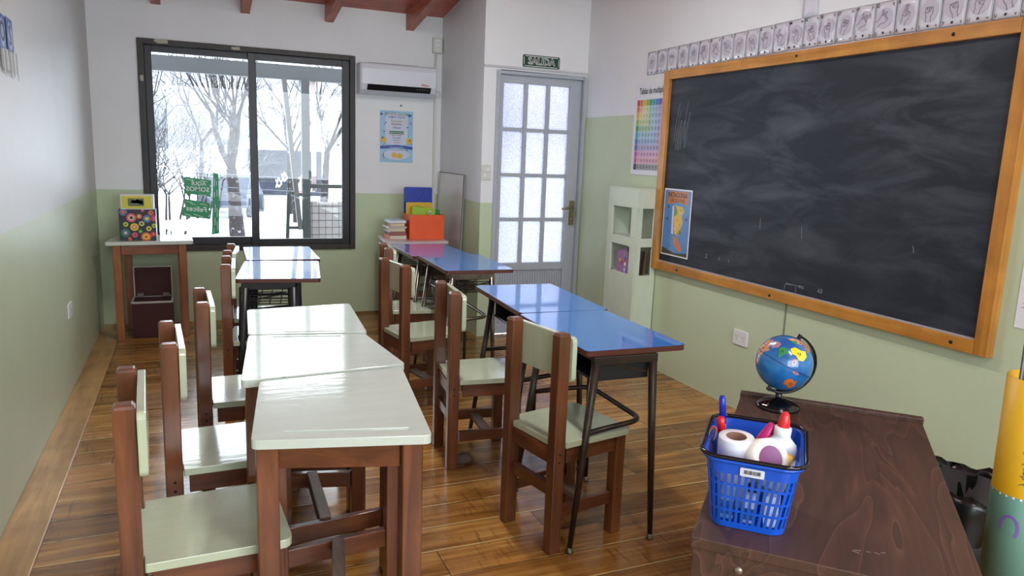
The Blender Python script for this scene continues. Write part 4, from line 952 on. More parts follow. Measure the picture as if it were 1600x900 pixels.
for k, (w_, h_, ox, c_, lb_, pg) in enumerate(specs):
    t = thing('book', lb_, 'book', (1.455+ox, 5.93+0.006*(k % 3), zz), rad((-1)**k*1.5), 'books stacked on the book table')
    book_parts(t, w_, 0.20, h_-0.0008, C('stack_cover_%d' % k, c_, 0.45), C('stack_pages_%d' % k, pg or (206, 192, 160), 0.8)); zz += h_
    

# ------------------------------------------------------------------ teacher's desk
TD = thing('teacher_desk', 'dark walnut laminate teacher desk in the foreground right', 'desk', (1.362, 1.216, 0), rad(-45.4))
tw_, tl_ = 0.494, 0.961
MB().span((-tw_/2, -tl_/2, 0.728), (tw_/2, tl_/2, 0.75)).build('desk_top', M_veneer, TD, bevel=0.002)
MB().span((-tw_/2-0.002, tl_/2-0.012, 0.735), (tw_/2+0.004, tl_/2+0.012, 0.762)).build('edge_lip', M_veneer, TD, bevel=0.004)
for s in (-1, 1): MB().span((-tw_/2+0.004, s*(tl_/2-0.013)-0.009, 0), (tw_/2-0.004, s*(tl_/2-0.013)+0.009, 0.728)).build('side_panel', M_veneer, TD, bevel=0.001)
MB().span((-tw_/2+0.01, -tl_/2+0.024, 0.25), (-tw_/2+0.028, tl_/2-0.024, 0.728)).build('modesty_panel', M_veneer, TD)
MB().lathe([(0.008, 0), (0.007, 0.003), (0, 0.003)], (-tw_/2+0.09, -tl_/2+0.004, 0.700), 12, 0, Matrix.Rotation(rad(90), 3, 'X')).build('screw_cap', C('steel_screw', (150, 140, 130), 0.3, metal=0.8), TD)
q = MB(); r = random.Random(2)
for k in range(5): x_ = 0.03+0.014*k+r.uniform(-0.006, 0.006); y_ = -0.40+0.004*k; q.line([(x_, y_), (x_+r.uniform(0.004, 0.012), y_+r.uniform(-0.006, 0.006))], 0.002, XF((0, 0, 0.7504), (1, 0, 0), (0, 1, 0)))
q.build('paint_scuff', C('scuff_grey', (150, 140, 134)), TD)

# globe
GL = thing('globe', 'small blue world globe on a black stand on the teacher desk', 'globe', (1.556, 1.60, 0.75), rad(-23))
q = MB(); q.lathe([(0, 0), (0.061, 0), (0.063, 0.005), (0.058, 0.012), (0.043, 0.020), (0.022, 0.027), (0.011, 0.032), (0.009, 0.044), (0.010, 0.054), (0, 0.054)], (0, 0, 0), 40); q.build('base', plain('black_gloss_plastic', (12, 12, 14), 0.08), GL)
gc = Vector((0.006, 0, 0.136)); gr = 0.080
ax = Vector((math.sin(rad(25)), 0, math.cos(rad(25))))
rotg = Vector((0, 0, 1)).rotation_difference(ax).to_matrix()
sph = MB(); N1, N2 = 24, 48; prof = [(gr*math.sin(PI*k/N1), -gr*math.cos(PI*k/N1)) for k in range(N1+1)]; prof[0] = (0.0001, -gr); prof[-1] = (0.0001, gr)
sph.lathe(prof, gc, N2, 0, rotg); sph.build('sphere', globe_mat(), GL)
def patch(mb, lonlat, mi, rr):
    """polygon on the sphere, subdivided radially from its centre"""
    cx_ = sum(p[0] for p in lonlat)/len(lonlat); cy_ = sum(p[1] for p in lonlat)/len(lonlat)
    def P(lo, la): lo, la = rad(lo), rad(la); return gc + rotg @ (Vector((math.cos(la)*math.cos(lo), math.cos(la)*math.sin(lo), math.sin(la)))*rr)
    n = len(lonlat); rings = 5; vs = [P(cx_, cy_)]
    for k in range(1, rings+1):
        for lo, la in lonlat: vs.append(P(cx_+(lo-cx_)*k/rings, cy_+(la-cy_)*k/rings))
    fs = [(0, 1+i, 1+(i+1) % n) for i in range(n)]
    for k in range(rings-1):
        for i in range(n): a = 1+k*n; fs.append((a+i, a+(i+1) % n, a+n+(i+1) % n, a+n+i))
    mb.add(vs, fs, mi, True)
def blob(clo, cla, pts): return [(clo+a, cla+b) for a, b in pts]
# the side facing the camera is at longitude ~ -90 in the globe frame
L0 = -105
ct = MB(); R_ = gr+0.0006
patch(ct, blob(L0+28, -30, [(-17, 2), (-12, 10), (-4, 12), (1, 8), (6, 14), (10, 5), (16, -3), (14, -12), (5, -13), (-3, -7), (-13, -9)]), 0, R_)
patch(ct, blob(L0, 50, [(-38, 18), (-10, 26), (30, 26), (60, 18), (62, 4), (45, 2), (40, 12), (10, 10), (-20, 6), (-42, 6)]), 1, R_)
patch(ct, blob(L0+12, 32, [(-26, 4), (-18, 13), (0, 12), (16, 16), (20, 4), (12, -8), (2, -10), (-8, -4), (-18, -4)]), 2, R_+0.0002)
patch(ct, blob(L0-22, 20, [(-10, 12), (2, 12), (10, 6), (2, -4), (-2, -14), (-8, -4), (-14, 4)]), 3, R_+0.0001)
patch(ct, blob(L0-46, 25, [(-12, 8), (-4, 12), (8, 10), (8, 0), (-2, -8), (-10, -2)]), 4, R_)
patch(ct, blob(L0+6, 12, [(-5, 8), (4, 10), (6, 2), (2, -8), (-3, -4)]), 5, R_+0.0002)
patch(ct, blob(L0-70, 5, [(-16, 26), (4, 28), (12, 10), (20, 6), (6, -12), (2, -34), (-8, -34), (-12, -10), (-22, 4)]), 1, R_)
patch(ct, blob(L0+33, 50, [(-10, 3), (-4, 9), (8, 8), (12, 0), (2, -5)]), 5, R_+0.0002)
patch(ct, blob(L0-12, 58, [(-16, -2), (-6, 6), (8, 5), (6, -5), (-8, -6)]), 3, R_+0.0003)
patch(ct, blob(L0+20, -4, [(-8, 2), (0, 5), (9, 1), (2, -4), (-6, -2)]), 4, R_)
ct.build('continents', [C('g_orange', (206, 106, 46), 0.2, coat=0.8), C('g_salmon', (204, 140, 104), 0.2, coat=0.8), C('g_yellow', (226, 208, 44), 0.2, coat=0.8), C('g_green', (40, 132, 74), 0.2, coat=0.8), C('g_mauve', (160, 120, 140), 0.2, coat=0.8), C('g_brown', (140, 110, 100), 0.2, coat=0.8)], GL, fix=False)
q = MB(); q.tube([gc+rotg @ Vector(((gr+0.0004)*math.cos(2*PI*k/48), (gr+0.0004)*math.sin(2*PI*k/48), 0)) for k in range(49)], 0.0009, 4, caps=False); q.build('equator_line', C('g_navy', (16, 40, 90)), GL)
# meridian arm
am = MB(); P = []
for k in range(15):
    a = rad(-108 + (61+108)*k/14)
    a_ = a
    P.append(gc + Vector((math.cos(a_), 0, math.sin(a_)))*(gr+0.008))
P = [gc + Vector((math.cos(rad(a)), 0, math.sin(rad(a))))*(gr+0.009) for a in range(-118, 72, 8)]
vs = []
for p in P:
    d = (p-gc).normalized()
    for s1, s2 in ((-1, -1), (1, -1), (1, 1), (-1, 1)): vs.append(p + Vector((0, 0.0095*s1, 0)) + d*0.003*s2)
n = len(P); am.add(vs, [(i*4+j, i*4+(j+1) % 4, (i+1)*4+(j+1) % 4, (i+1)*4+j) for i in range(n-1) for j in range(4)] + [(0, 1, 2, 3), ((n-1)*4+3, (n-1)*4+2, (n-1)*4+1, (n-1)*4)])
am.tube([gc+ax*(gr-0.002), gc+ax*(gr+0.014)], 0.006, 10); am.tube([gc-ax*(gr-0.002), gc-ax*(gr+0.014)], 0.006, 10)
am.build('meridian_arm', plain('black_gloss_plastic', (12, 12, 14), 0.08), GL, bevel=0.0008)

# ------------------------------------------------------------------ blue basket with its contents
BK = thing('basket', 'blue slotted plastic basket of supplies on the teacher desk', 'basket', (1.022, 1.100, 0.7520), rad(-44))
bw0, bl0, bw1, bl1, bh = 0.138, 0.175, 0.172, 0.232, 0.150
M_bk = plain('blue_plastic', (20, 80, 192), 0.22, var=0.03)
def perim(t, w, l, r, shift=0):
    """point on rounded rectangle at parameter t in 0..1, starting at near-left corner"""
    P = rrect(w, l, r, 6); P = P + [P[0]]; Ls = [0]
    for a, b in zip(P[:-1], P[1:]): Ls.append(Ls[-1]+math.dist(a, b))
    d = (t % 1)*Ls[-1]
    for i in range(len(P)-1):
        if d <= Ls[i+1]+1e-9: u = (d-Ls[i])/(Ls[i+1]-Ls[i]+1e-12); return (P[i][0]*(1-u)+P[i+1][0]*u, P[i][1]*(1-u)+P[i+1][1]*u)
    return P[-1]
NC = 112
def wall_pt(i, z):
    k = z/bh; w = bw0+(bw1-bw0)*k; l = bl0+(bl1-bl0)*k; x, y = perim(i/NC, w, l, 0.028+0.004*k); return (x, y, z)
rows = [0, 0.012, 0.036, 0.040, 0.064, 0.068, 0.092, 0.096, 0.118, 0.130, 0.150]
solid = [True, False, True, False, True, False, True, False, True, True]
sh = MB(); vs = [wall_pt(i, z) for z in rows for i in range(NC)]; fs = []
for r_ in range(len(rows)-1):
    for i in range(NC):
        if solid[r_] or i % 2 == 0: fs.append((r_*NC+i, r_*NC+(i+1) % NC, (r_+1)*NC+(i+1) % NC, (r_+1)*NC+i))
sh.add(vs, fs); sh.add([wall_pt(i, 0) for i in range(NC)], [tuple(range(NC))])
o = sh.build('basket_shell', M_bk, BK); s_ = o.modifiers.new('s', 'SOLIDIFY'); s_.thickness = 0.0022; s_.offset = 0
q = MB(); q.tube([(*perim(k/72, bw1+0.008, bl1+0.008, 0.034), bh-0.004) for k in range(73)], 0.0045, 6, caps=False); q.build('rim', M_bk, BK)
q = MB(); q.tube([(*perim(k/72, bw1+0.020, bl1+0.016, 0.036), bh+0.004) for k in range(73)], 0.0042, 8, caps=False); q.build('handle', plain('black_gloss_plastic', (12, 12, 14), 0.08), BK)
q = MB(); yb2 = -bl1/2-0.0045
q.prism(rrect(0.044, 0.018, 0.003), 0, 0.0006, 0, XF((0.002, -(bl0+(bl1-bl0)*0.86)/2-0.003, 0.128), (1, 0, 0), (0, -0.19, 1), (0, -1, 0)))
q.build('price_label', C('label_white', (206, 210, 222)), BK)
q = MB(); r = random.Random(1)
x_ = -0.014
while x_ < 0.016: wv = r.choice((0.0007, 0.0012)); q.box((0.002+x_, -(bl0+(bl1-bl0)*0.87)/2-0.0046, 0.129), (wv, 0.0003, 0.008), 0); x_ += wv+r.choice((0.001, 0.0015))
q.build('barcode', M_ink, BK)
Rb = Matrix.Rotation(rad(-44), 4, 'Z'); Ob = Vector((1.022, 1.100, 0.7530))
def inb(x, y, z): return Ob + (Rb @ Vector((x, y, z)))
def loose(name, label, cat, x, y, z, rot=(0, 0, 0), group=None):
    t = tag(bpy.data.objects.new(name, None), label, cat, group); COL.objects.link(t)
    t.matrix_world = Matrix.Translation(inb(x, y, z)) @ Rb @ (Matrix.Rotation(rot[2], 4, 'Z') @ Matrix.Rotation(rot[1], 4, 'Y') @ Matrix.Rotation(rot[0], 4, 'X'))
    return t
# white paper roll, upright
t = loose('paper_roll', 'upright roll of white paper with brown core in the blue basket', 'roll', -0.035, -0.045, 0.085, (rad(4), 0, 0))
MB().lathe([(0.018, 0), (0.034, 0), (0.034, 0.085), (0.0335, 0.0865), (0.0195, 0.0865)], (0, 0, 0), 32).build('paper', C('roll_white', (222, 222, 230), 0.6, var=0.02), t)
MB().lathe([(0.018, 0), (0.0197, 0), (0.0197, 0.087), (0.018, 0.087), (0.018, 0)], (0, 0, 0), 32).build('core', C('cardboard_core', (120, 86, 66), 0.8), t)
t = loose('tape_roll', 'roll of cream masking tape lying tilted against the glue bottle', 'tape', 0.018, -0.058, 0.136, (rad(66), rad(10), rad(34)))
MB().lathe([(0.024, -0.024), (0.040, -0.024), (0.040, 0.024), (0.024, 0.024), (0.024, -0.024)], (0, 0, 0), 36).build('tape', C('masking_tape_cream', (222, 216, 204), 0.6, var=0.02), t)
q = MB(); q.lathe([(0.0, 0.0225), (0.0255, 0.0248)], (0, 0, 0), 30); q.build('purple_label', C('purple_disc', (112, 34, 96), 0.35), t)
t = loose('glue_bottle', 'white glue bottle with a red nozzle standing in the basket', 'glue bottle', 0.042, 0.020, 0.055, (rad(2), rad(3), rad(10)))
pr = [(0.0, 0.0), (0.026, 0.0), (0.029, 0.006), (0.029, 0.075), (0.026, 0.092), (0.016, 0.104), (0.014, 0.108), (0.014, 0.112), (0, 0.112)]
q = MB(); q.lathe(pr, (0, 0, 0), 28); q.v = [(x_*1.18, y_*0.8, z_) for x_, y_, z_ in q.v]; q.build('bottle_body', plain('translucent_white_plastic', (214, 222, 228), 0.3, var=0.02), t)
MB().lathe([(0.0155, 0.110), (0.0165, 0.112), (0.0165, 0.126), (0.012, 0.129), (0, 0.129)], (0, 0, 0), 24).build('collar', M_white, t)
MB().lathe([(0.0125, 0.128), (0.0115, 0.138), (0.0085, 0.152), (0.006, 0.158), (0, 0.160)], (0, 0, 0), 20).build('nozzle', plain('red_plastic', (206, 30, 38), 0.25), t)
def pen(name, label, x, y, z, rot, length, r_, body, cap, capcol, tip=None):
    t = loose(name, label, 'pen', x, y, z, rot, 'pens in the blue basket')
    MB().tube([(0, 0, 0), (0, 0, length*0.62)], r_, 12).build('barrel', body, t)
    MB().tube([(0, 0, length*0.62), (0, 0, length*0.96), (0, 0, length)], [r_*1.15, r_*1.1, r_*0.8], 12).build('cap', capcol, t)
    return t
pen('marker', 'tall white marker with a dark blue cap at the basket back corner', -0.060, 0.052, 0.06, (rad(-4), rad(-6), 0), 0.155, 0.0062, M_white, None, plain('blue_cap', (26, 40, 160), 0.25))
pen('marker', 'red marker standing in front of the blue capped marker', -0.055, 0.030, 0.05, (rad(0), rad(-8), 0), 0.130, 0.0075, C('red_body', (214, 50, 60), 0.3), None, plain('red_plastic', (206, 30, 38), 0.25))
t = loose('marker', 'magenta glue stick with a white tip leaning beside the paper roll', 'glue stick', -0.006, 0.030, 0.100, (0, rad(24), 0), 'pens in the blue basket')
MB().lathe([(0, 0), (0.014, 0), (0.014, 0.05), (0.009, 0.085), (0.006, 0.088), (0, 0.088)], (0, 0, 0), 16).build('barrel', plain('magenta_plastic', (190, 30, 110), 0.3), t)
MB().tube([(0.014, 0, 0.055), (0.016, 0, 0.082)], 0.0065, 12).build('tip', M_white, t)
t = loose('correction_pen', 'yellow capped small bottle between tape and glue', 'correction pen', 0.052, -0.035, 0.07, (rad(0), rad(6), 0))
MB().lathe([(0, 0), (0.011, 0), (0.011, 0.058), (0, 0.058)], (0, 0, 0), 16).build('bottle_body', C('printed_white', (206, 196, 190), 0.35), t)
MB().lathe([(0.0125, 0.058), (0.0125, 0.074), (0, 0.075)], (0, 0, 0), 16).build('cap', plain('yellow_cap', (240, 176, 30), 0.3), t)
t = loose('marker', 'black marker behind the magenta glue stick', 'pen', 0.022, 0.062, 0.05, (rad(5), rad(8), 0), 'pens in the blue basket')
MB().tube([(0, 0, 0), (0, 0, 0.11)], 0.009, 12).build('barrel', M_dark, t); MB().tube([(0, 0, 0.07), (0, 0, 0.09)], 0.0095, 12).build('gold_band', C('gold_band', (180, 160, 80), 0.3, metal=0.5), t)
t = loose('scissors', 'small scissors with pink grips hanging over the basket left corner', 'scissors', -0.078, 0.0, 0.125, (0, rad(-14), 0))
for k, s in enumerate((-1, 1)):
    q = MB(); q.tube([(0.008*math.cos(2*PI*j/14), s*0.008+0.007*math.sin(2*PI*j/14), 0.026+0.010*math.sin(2*PI*j/14+0.4)) for j in range(15)], 0.0022, 6, caps=False); q.build('grip', C('pink_grip', (190, 80, 110), 0.3) if s > 0 else M_chrome, t)
MB().bar((0, 0, -0.06), (0, 0, 0.016), 0.01, 0.002).build('blade', M_chrome, t)
# little white chalk boxes and paper scraps low in the basket, seen through the slots
r = random.Random(12)
desc_sp = ['nearest the barcode label', 'by the left slots', 'by the right slots', 'under the glue bottle', 'under the paper roll', 'at the back slots', 'in the near left corner', 'in the near right corner', 'at the far right corner']
for k, (x_, y_) in enumerate(((0.0, -0.062), (-0.045, -0.02), (0.045, -0.01), (0.02, 0.03), (-0.02, 0.0), (0.0, 0.062), (-0.04, -0.058), (0.042, -0.060), (0.035, 0.055))):
    hgt_ = (0.06, 0.078, 0.048, 0.05, 0.07, 0.06, 0.072, 0.058, 0.05)[k]
    t = loose('eraser_block', 'small pale eraser block low inside the basket, %s' % desc_sp[k], 'eraser', x_, y_, 0.003, (0, 0, rad(r.uniform(-8, 8))), 'erasers in the basket')
    cc = ((206, 210, 214), (150, 190, 200), (214, 214, 214), (120, 130, 120), (196, 206, 220), (200, 200, 190), (140, 170, 196), (206, 214, 220), (170, 180, 176))[k]
    MB().box((0, 0, hgt_/2), (0.026, 0.018, hgt_)).build('block', C('eraser_%d' % k, cc, 0.5), t, bevel=0.003)
    MB().box((0, 0, hgt_*0.35), (0.0268, 0.0188, hgt_*0.4)).build('sleeve', C('sleeve_%d' % (k % 3), ((60, 100, 130), (210, 210, 216), (90, 96, 100))[k % 3], 0.5), t)

# ------------------------------------------------------------------ rolled poster tube, bin, cloth, right-edge poster
RT = thing('rolled_poster', 'tall rolled poster, yellow above and teal below, at the right picture edge', 'poster roll', (1.752, 1.0, 0))
RT.rotation_euler = (0, rad(-1.4), 0)
rt_r = 0.062
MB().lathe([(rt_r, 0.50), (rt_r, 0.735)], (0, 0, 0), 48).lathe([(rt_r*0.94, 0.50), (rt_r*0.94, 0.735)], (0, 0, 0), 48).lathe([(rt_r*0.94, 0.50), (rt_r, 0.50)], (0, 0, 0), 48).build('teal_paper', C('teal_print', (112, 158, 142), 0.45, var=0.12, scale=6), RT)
MB().lathe([(rt_r, 0.735), (rt_r, 1.005), (rt_r*0.94, 1.005), (rt_r*0.94, 0.735)], (0, 0, 0), 48).build('yellow_paper', C('yellow_print', (206, 158, 18), 0.45, var=0.06, scale=8), RT)
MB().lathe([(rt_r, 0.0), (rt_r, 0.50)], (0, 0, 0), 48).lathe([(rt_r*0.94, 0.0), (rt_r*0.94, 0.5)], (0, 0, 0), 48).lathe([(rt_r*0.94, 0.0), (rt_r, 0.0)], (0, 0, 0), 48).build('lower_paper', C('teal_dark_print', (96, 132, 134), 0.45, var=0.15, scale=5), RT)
MB().tube([(-0.038, 0.0, 0.02), (-0.038, 0.0, 1.09)], 0.019, 18).build('core_rod', plain('grey_metal_rod', (84, 84, 88), 0.35, metal=0.6), RT)
def wrapx(a0): # text wrapped round the cylinder, reading upward
    def f_(v):
        a = a0 + v.y/rt_r; R2 = rt_r+0.0008
        return Vector((R2*math.cos(a), R2*math.sin(a), v.x))
    return f_
q = MB()
for k, (s__, z_) in enumerate((('y que juegos puedo hacer', 0.87), ('podemos hacer cuantos', 0.875), ('que quiero con', 0.86), ('contamos cuantas hay?', 0.87))):
    q.text(s__, wrapx(rad(212+17*k)), 0.020, (z_, 0))
q.build('printed_text', C('brown_print', (120, 96, 30)), RT, fix=False)
q = MB()
for k in range(26): q.ellipse((0.733, k*0.0145), 0.0028, 0.0028, wrapx(rad(170)), 0, 8)
q.build('white_dots', M_paper, RT, fix=False)
q = MB(); q.line([(0.66+0.028*math.cos(a_), 0.018*math.sin(a_)) for a_ in [x_*0.45 for x_ in range(-4, 6)]], 0.006, wrapx(rad(196))); q.build('purple_curl', C('purple_print', (120, 90, 170)), RT)

BN = thing('waste_bin', 'black waste bin lined with a shiny black bag behind the teacher desk', 'bin', (2.36, 1.56, 0))
q = MB(); q.lathe([(0, 0.0), (0.13, 0.0), (0.165, 0.40), (0.158, 0.40), (0.124, 0.01), (0, 0.01)], (0, 0, 0), 32); q.build('bin_body', plain('black_bin', (16, 16, 18), 0.5), BN)
bg_ = MB(); n = 56; rings = [(0.150, 0.10), (0.154, 0.30), (0.160, 0.395), (0.171, 0.425), (0.180, 0.405), (0.178, 0.34), (0.176, 0.27)]
vs = []
for k, (r_, z_) in enumerate(rings):
    for j in range(n):
        a = 2*PI*j/n; w_ = 0.006*math.sin(7*a+k)+0.005*math.sin(17*a+2.3*k)+0.003*math.sin(29*a+k*1.3)
        vs.append(((r_+w_)*math.cos(a), (r_+w_)*math.sin(a), z_+0.010*math.sin(5*a+k*0.7)+0.006*math.sin(13*a)))
bg_.add(vs, [(k*n+j, k*n+(j+1) % n, (k+1)*n+(j+1) % n, (k+1)*n+j) for k in range(len(rings)-1) for j in range(n)], 0, True)
bg_.build('bag_liner', M_bin, BN, fix=False)

q = MB(); r = random.Random(4); n = 14; vs = []
for k in range(7):
    for j in range(n):
        a = 2*PI*j/n; rr = (0.006, 0.042, 0.05, 0.046, 0.036, 0.02, 0.004)[k]*(1+0.22*mnoise.noise(Vector((math.cos(a)*1.5, math.sin(a)*1.5, k*0.5)))); vs.append((rr*math.cos(a), rr*0.7*math.sin(a), (0, 0.0, 0.012, 0.026, 0.036, 0.042, 0.043)[k]*(1+0.2*mnoise.noise(Vector((math.cos(a)*2, math.sin(a)*2, 3))))))
q.add(vs, [(k*n+j, k*n+(j+1) % n, (k+1)*n+(j+1) % n, (k+1)*n+j) for k in range(6) for j in range(n)], 0, True)
o = q.build('floor_cloth', C('grey_cloth', (110, 92, 82), 0.9)); o.location = (1.135, 3.135, 0.001); tag(o, 'crumpled greyish cloth on the floor beside the middle right chair leg', 'cloth')

rp_ = thing('wall_notice', 'white notice with an orange drawing at the right picture edge', 'notice', (XR-0.001, 1.83, 0.99))
MB().span((-0.002, -0.25, -0.13), (0, 0, 0.13)).build('sheet', M_paper, rp_)
q = MB()
for k in range(6): q.prism([(0.012+0.004*k, -0.05+0.018*k), (0.05, -0.045+0.018*k), (0.05, -0.037+0.018*k)], 0, 0.0004, 0, XF((-0.0025, 0, 0), (0, -1, 0), (0, 0, 1), (-1, 0, 0)))
q.build('orange_drawing', C('orange_print', (190, 110, 40)), rp_)

# blue letter pennants on the left wall
for k, (L, y_) in enumerate((('O', 3.66), ('S', 3.80))):
    t = thing('letter_card', 'blue paper card with letter %s hanging on the left wall' % L, 'letter card', (XL+0.004, y_, 1.86), 0, 'blue letter cards on the left wall')
    X = XF((0.001, 0, 0), (0, 1, 0.0), (0, 0, 1), (1, 0, 0))
    MB().prism([(-0.055, 0.075), (0.058, 0.07), (0.062, -0.06), (-0.05, -0.07)], 0, 0.0015, 0, X).build('card_sheet', C('pennant_blue', (58, 84, 140), 0.4, var=0.2, scale=30), t)
    q = MB(); q.ellipse((0, 0.0), 0.044, 0.058, XF((0.003, 0, 0), (0, 1, 0), (0, 0, 1)), 0); q.build('pale_oval', C('pennant_pale', (150, 166, 200), 0.4), t)
    MB().text(L, XF((0.0036, 0, 0), (0, 1, 0), (0, 0, 1)), 0.115, (0, 0.0), 0, 0.9).build('letter', C('pennant_navy', (26, 34, 70), 0.4), t)
    q = MB()
    for j in range(5): a = -0.045+0.022*j; q.prism([(a, -0.062), (a+0.018, -0.062), (a+0.022+0.006*(j % 2), -0.15-0.012*((j*2) % 3)), (a+0.006, -0.14)], 0.001+0.002*j, 0.0025+0.002*j, j % 2, X)
    q.build('paper_fringe', [C('fringe_grey', (150, 152, 160), 0.5), C('fringe_cream', (206, 200, 190), 0.5)], t)

# window sticker, read from outside so mirrored here
WS = thing('window_sticker', 'green wooden-sign sticker on the window, lettering reversed', 'sticker', (0, YF+0.0635, 0))
M_gs = C('sticker_green', (14, 150, 92), 0.4, var=0.02); M_gw = C('sticker_white', (236, 240, 240), 0.5)
XG = XF((0, 0, 0), (1, 0, 0), (0, 0, 1), (0, -1, 0)); XM = XF((0, -0.0016, 0), (1, 0, 0), (0, 0, 1))
MB().prism([(0.148, 1.222), (0.186, 1.207), (0.184, 0.98), (0.178, 0.722), (0.12, 0.712), (0.135, 0.98)], 0, 0.001, 0, XG).build('sign_post', M_gs, WS)
MB().prism([(-0.072, 1.182), (0.13, 1.158), (0.128, 1.12), (0.118, 1.113), (0.127, 1.10), (0.126, 1.055), (0.118, 1.045), (0.124, 1.022), (-0.078, 1.05), (-0.076, 1.085), (-0.066, 1.09), (-0.078, 1.10), (-0.078, 1.125), (-0.068, 1.133), (-0.076, 1.14)], 0, 0.001, 0, XG).build('upper_board', M_gs, WS)
MB().prism([(-0.072, 1.006), (0.112, 0.972), (0.114, 0.93), (0.106, 0.922), (0.112, 0.905), (0.104, 0.868), (0.096, 0.842), (-0.095, 0.866), (-0.1, 0.885), (-0.085, 0.935), (-0.068, 0.95)], 0, 0.001, 0, XG).build('lower_board', M_gs, WS)
q = MB(); q.line([(-0.05, 1.222), (-0.05, 1.18)], 0.003, XG); q.line([(0.1, 1.21), (0.1, 1.165)], 0.003, XG); q.line([(-0.06, 1.216), (0.145, 1.202)], 0.003, XG); q.line([(-0.045, 1.05), (-0.045, 1.0)], 0.003, XG); q.line([(0.09, 1.026), (0.09, 0.975)], 0.003, XG); q.build('chains', C('sticker_grey', (90, 96, 96)), WS)
def mirror_text(body, cx_, cz_, size, st=1.0, tilt=0.0):
    return XF((cx_, -0.0018, cz_), (-1*st, 0, tilt), (0, 0, 1))
q = MB()
q.text('AQUÍ', mirror_text('', 0.035, 1.128, 0, 1, 0.05), 0.044); q.text('SOMOS', mirror_text('', 0.026, 1.082, 0, 1, 0.05), 0.052); q.text('Felices', mirror_text('', 0.012, 0.922, 0, 1, 0.10), 0.058)
for pts in ([(-0.055, 1.163), (0.0, 1.155)], [(0.05, 1.152), (0.1, 1.146)], [(0.03, 1.04), (0.09, 1.033)], [(-0.06, 0.985), (-0.02, 0.975)], [(-0.03, 0.968), (0.005, 0.958)], [(0.04, 0.966), (0.09, 0.955)], [(-0.08, 0.884), (-0.03, 0.87)], [(-0.01, 0.88), (0.06, 0.857)],
            [(0.155, 1.17), (0.154, 1.11)], [(0.168, 1.15), (0.17, 1.12)], [(0.17, 1.08), (0.171, 1.03)], [(0.152, 1.06), (0.151, 1.02)], [(0.155, 0.96), (0.152, 0.9)], [(0.168, 0.93), (0.166, 0.86)], [(0.15, 0.85), (0.147, 0.79)], [(0.165, 0.82), (0.166, 0.75)], [(0.14, 0.77), (0.137, 0.73)]): q.line(pts, 0.004, XM)
q.build('lettering', M_gw, WS)

# ------------------------------------------------------------------ unseen fill lamps, added above the picture to brighten the room
for k, (x_, y_) in enumerate(((1.15, -0.3), (1.15, 3.5))):
    z_ = ceil_z(y_)-0.16
    t = thing('fill_lamp', ('added unseen fill lamp near the back wall', 'added unseen fill lamp above the middle desks')[k], 'lamp', (x_, y_, z_), 0, 'added fill lamps')
    MB().box((0, 0, 0.02), (0.14, 1.24, 0.03)).build('fill_housing', M_white, t, bevel=0.004)
    for s in (-1, 1): MB().tube([(0, s*0.5, 0.035), (0, s*0.5, 0.16+0.0-s*0.5*0.16+0.0)], 0.004, 6).build('hanger', M_white, t)
    l = area('fill_lamp_light', (x_, y_, z_-0.002), 0.12, 1.2, FILL_POWER, (0, 0, 0), FILL_COL)

# ------------------------------------------------------------------ outside: porch, snow, trees
M_bark = snowy_mat('snow_dusted_bark', (44, 40, 40), 0.35, amount=0.9, nscale=9.0, snow=(110, 112, 118))
M_twig = snowy_mat('snowy_twigs', (40, 37, 40), 0.62, amount=0.6, nscale=5.0, snow=(150, 154, 162))
M_porch = C('porch_dark_paint', (20, 23, 28), 0.6)
M_fascia = C('porch_grey_board', (32, 34, 38), 0.6)
# snowy ground falling away from the house
g = MB(); nx, ny = 40, 50; vs = []
for j in range(ny+1):
    for i in range(nx+1):
        x = -25+70*i/nx; y = 6.8+ (j/ny)**1.4*62
        z = -0.55 - 0.022*(y-6.8) if y < 30 else -1.06 + 0.10*(y-30)
        z += 0.16*mnoise.noise(Vector((x*0.3, y*0.3, 0))) + (0.5*mnoise.noise(Vector((x*0.1, y*0.1, 4))) if y > 28 else 0)
        vs.append((x, y, z))
g.add(vs, [(j*(nx+1)+i, j*(nx+1)+i+1, (j+1)*(nx+1)+i+1, (j+1)*(nx+1)+i) for j in range(ny) for i in range(nx)], 0, True)
struct(g.build('ground', M_snow, fix=False))
# wooded slope far behind
h = MB(); nx, ny = 60, 24; vs = []
for j in range(ny+1):
    for i in range(nx+1):
        x = -40+110*i/nx; v_ = j/ny; y = 52+14*v_; z = 0.4+7.2*v_ + 1.0*mnoise.noise(Vector((x*0.15, y*0.2, 1)))
        vs.append((x, y+0.8*mnoise.noise(Vector((x*0.9, z*0.9, 2))), z))
h.add(vs, [(j*(nx+1)+i, j*(nx+1)+i+1, (j+1)*(nx+1)+i+1, (j+1)*(nx+1)+i) for j in range(ny) for i in range(nx)], 0, True)
struct(h.build('hillside', snowy_mat('snowy_woodland', (44, 40, 46), 0.46, amount=1.8, nscale=4.5, snow=(132, 134, 140)), fix=False))
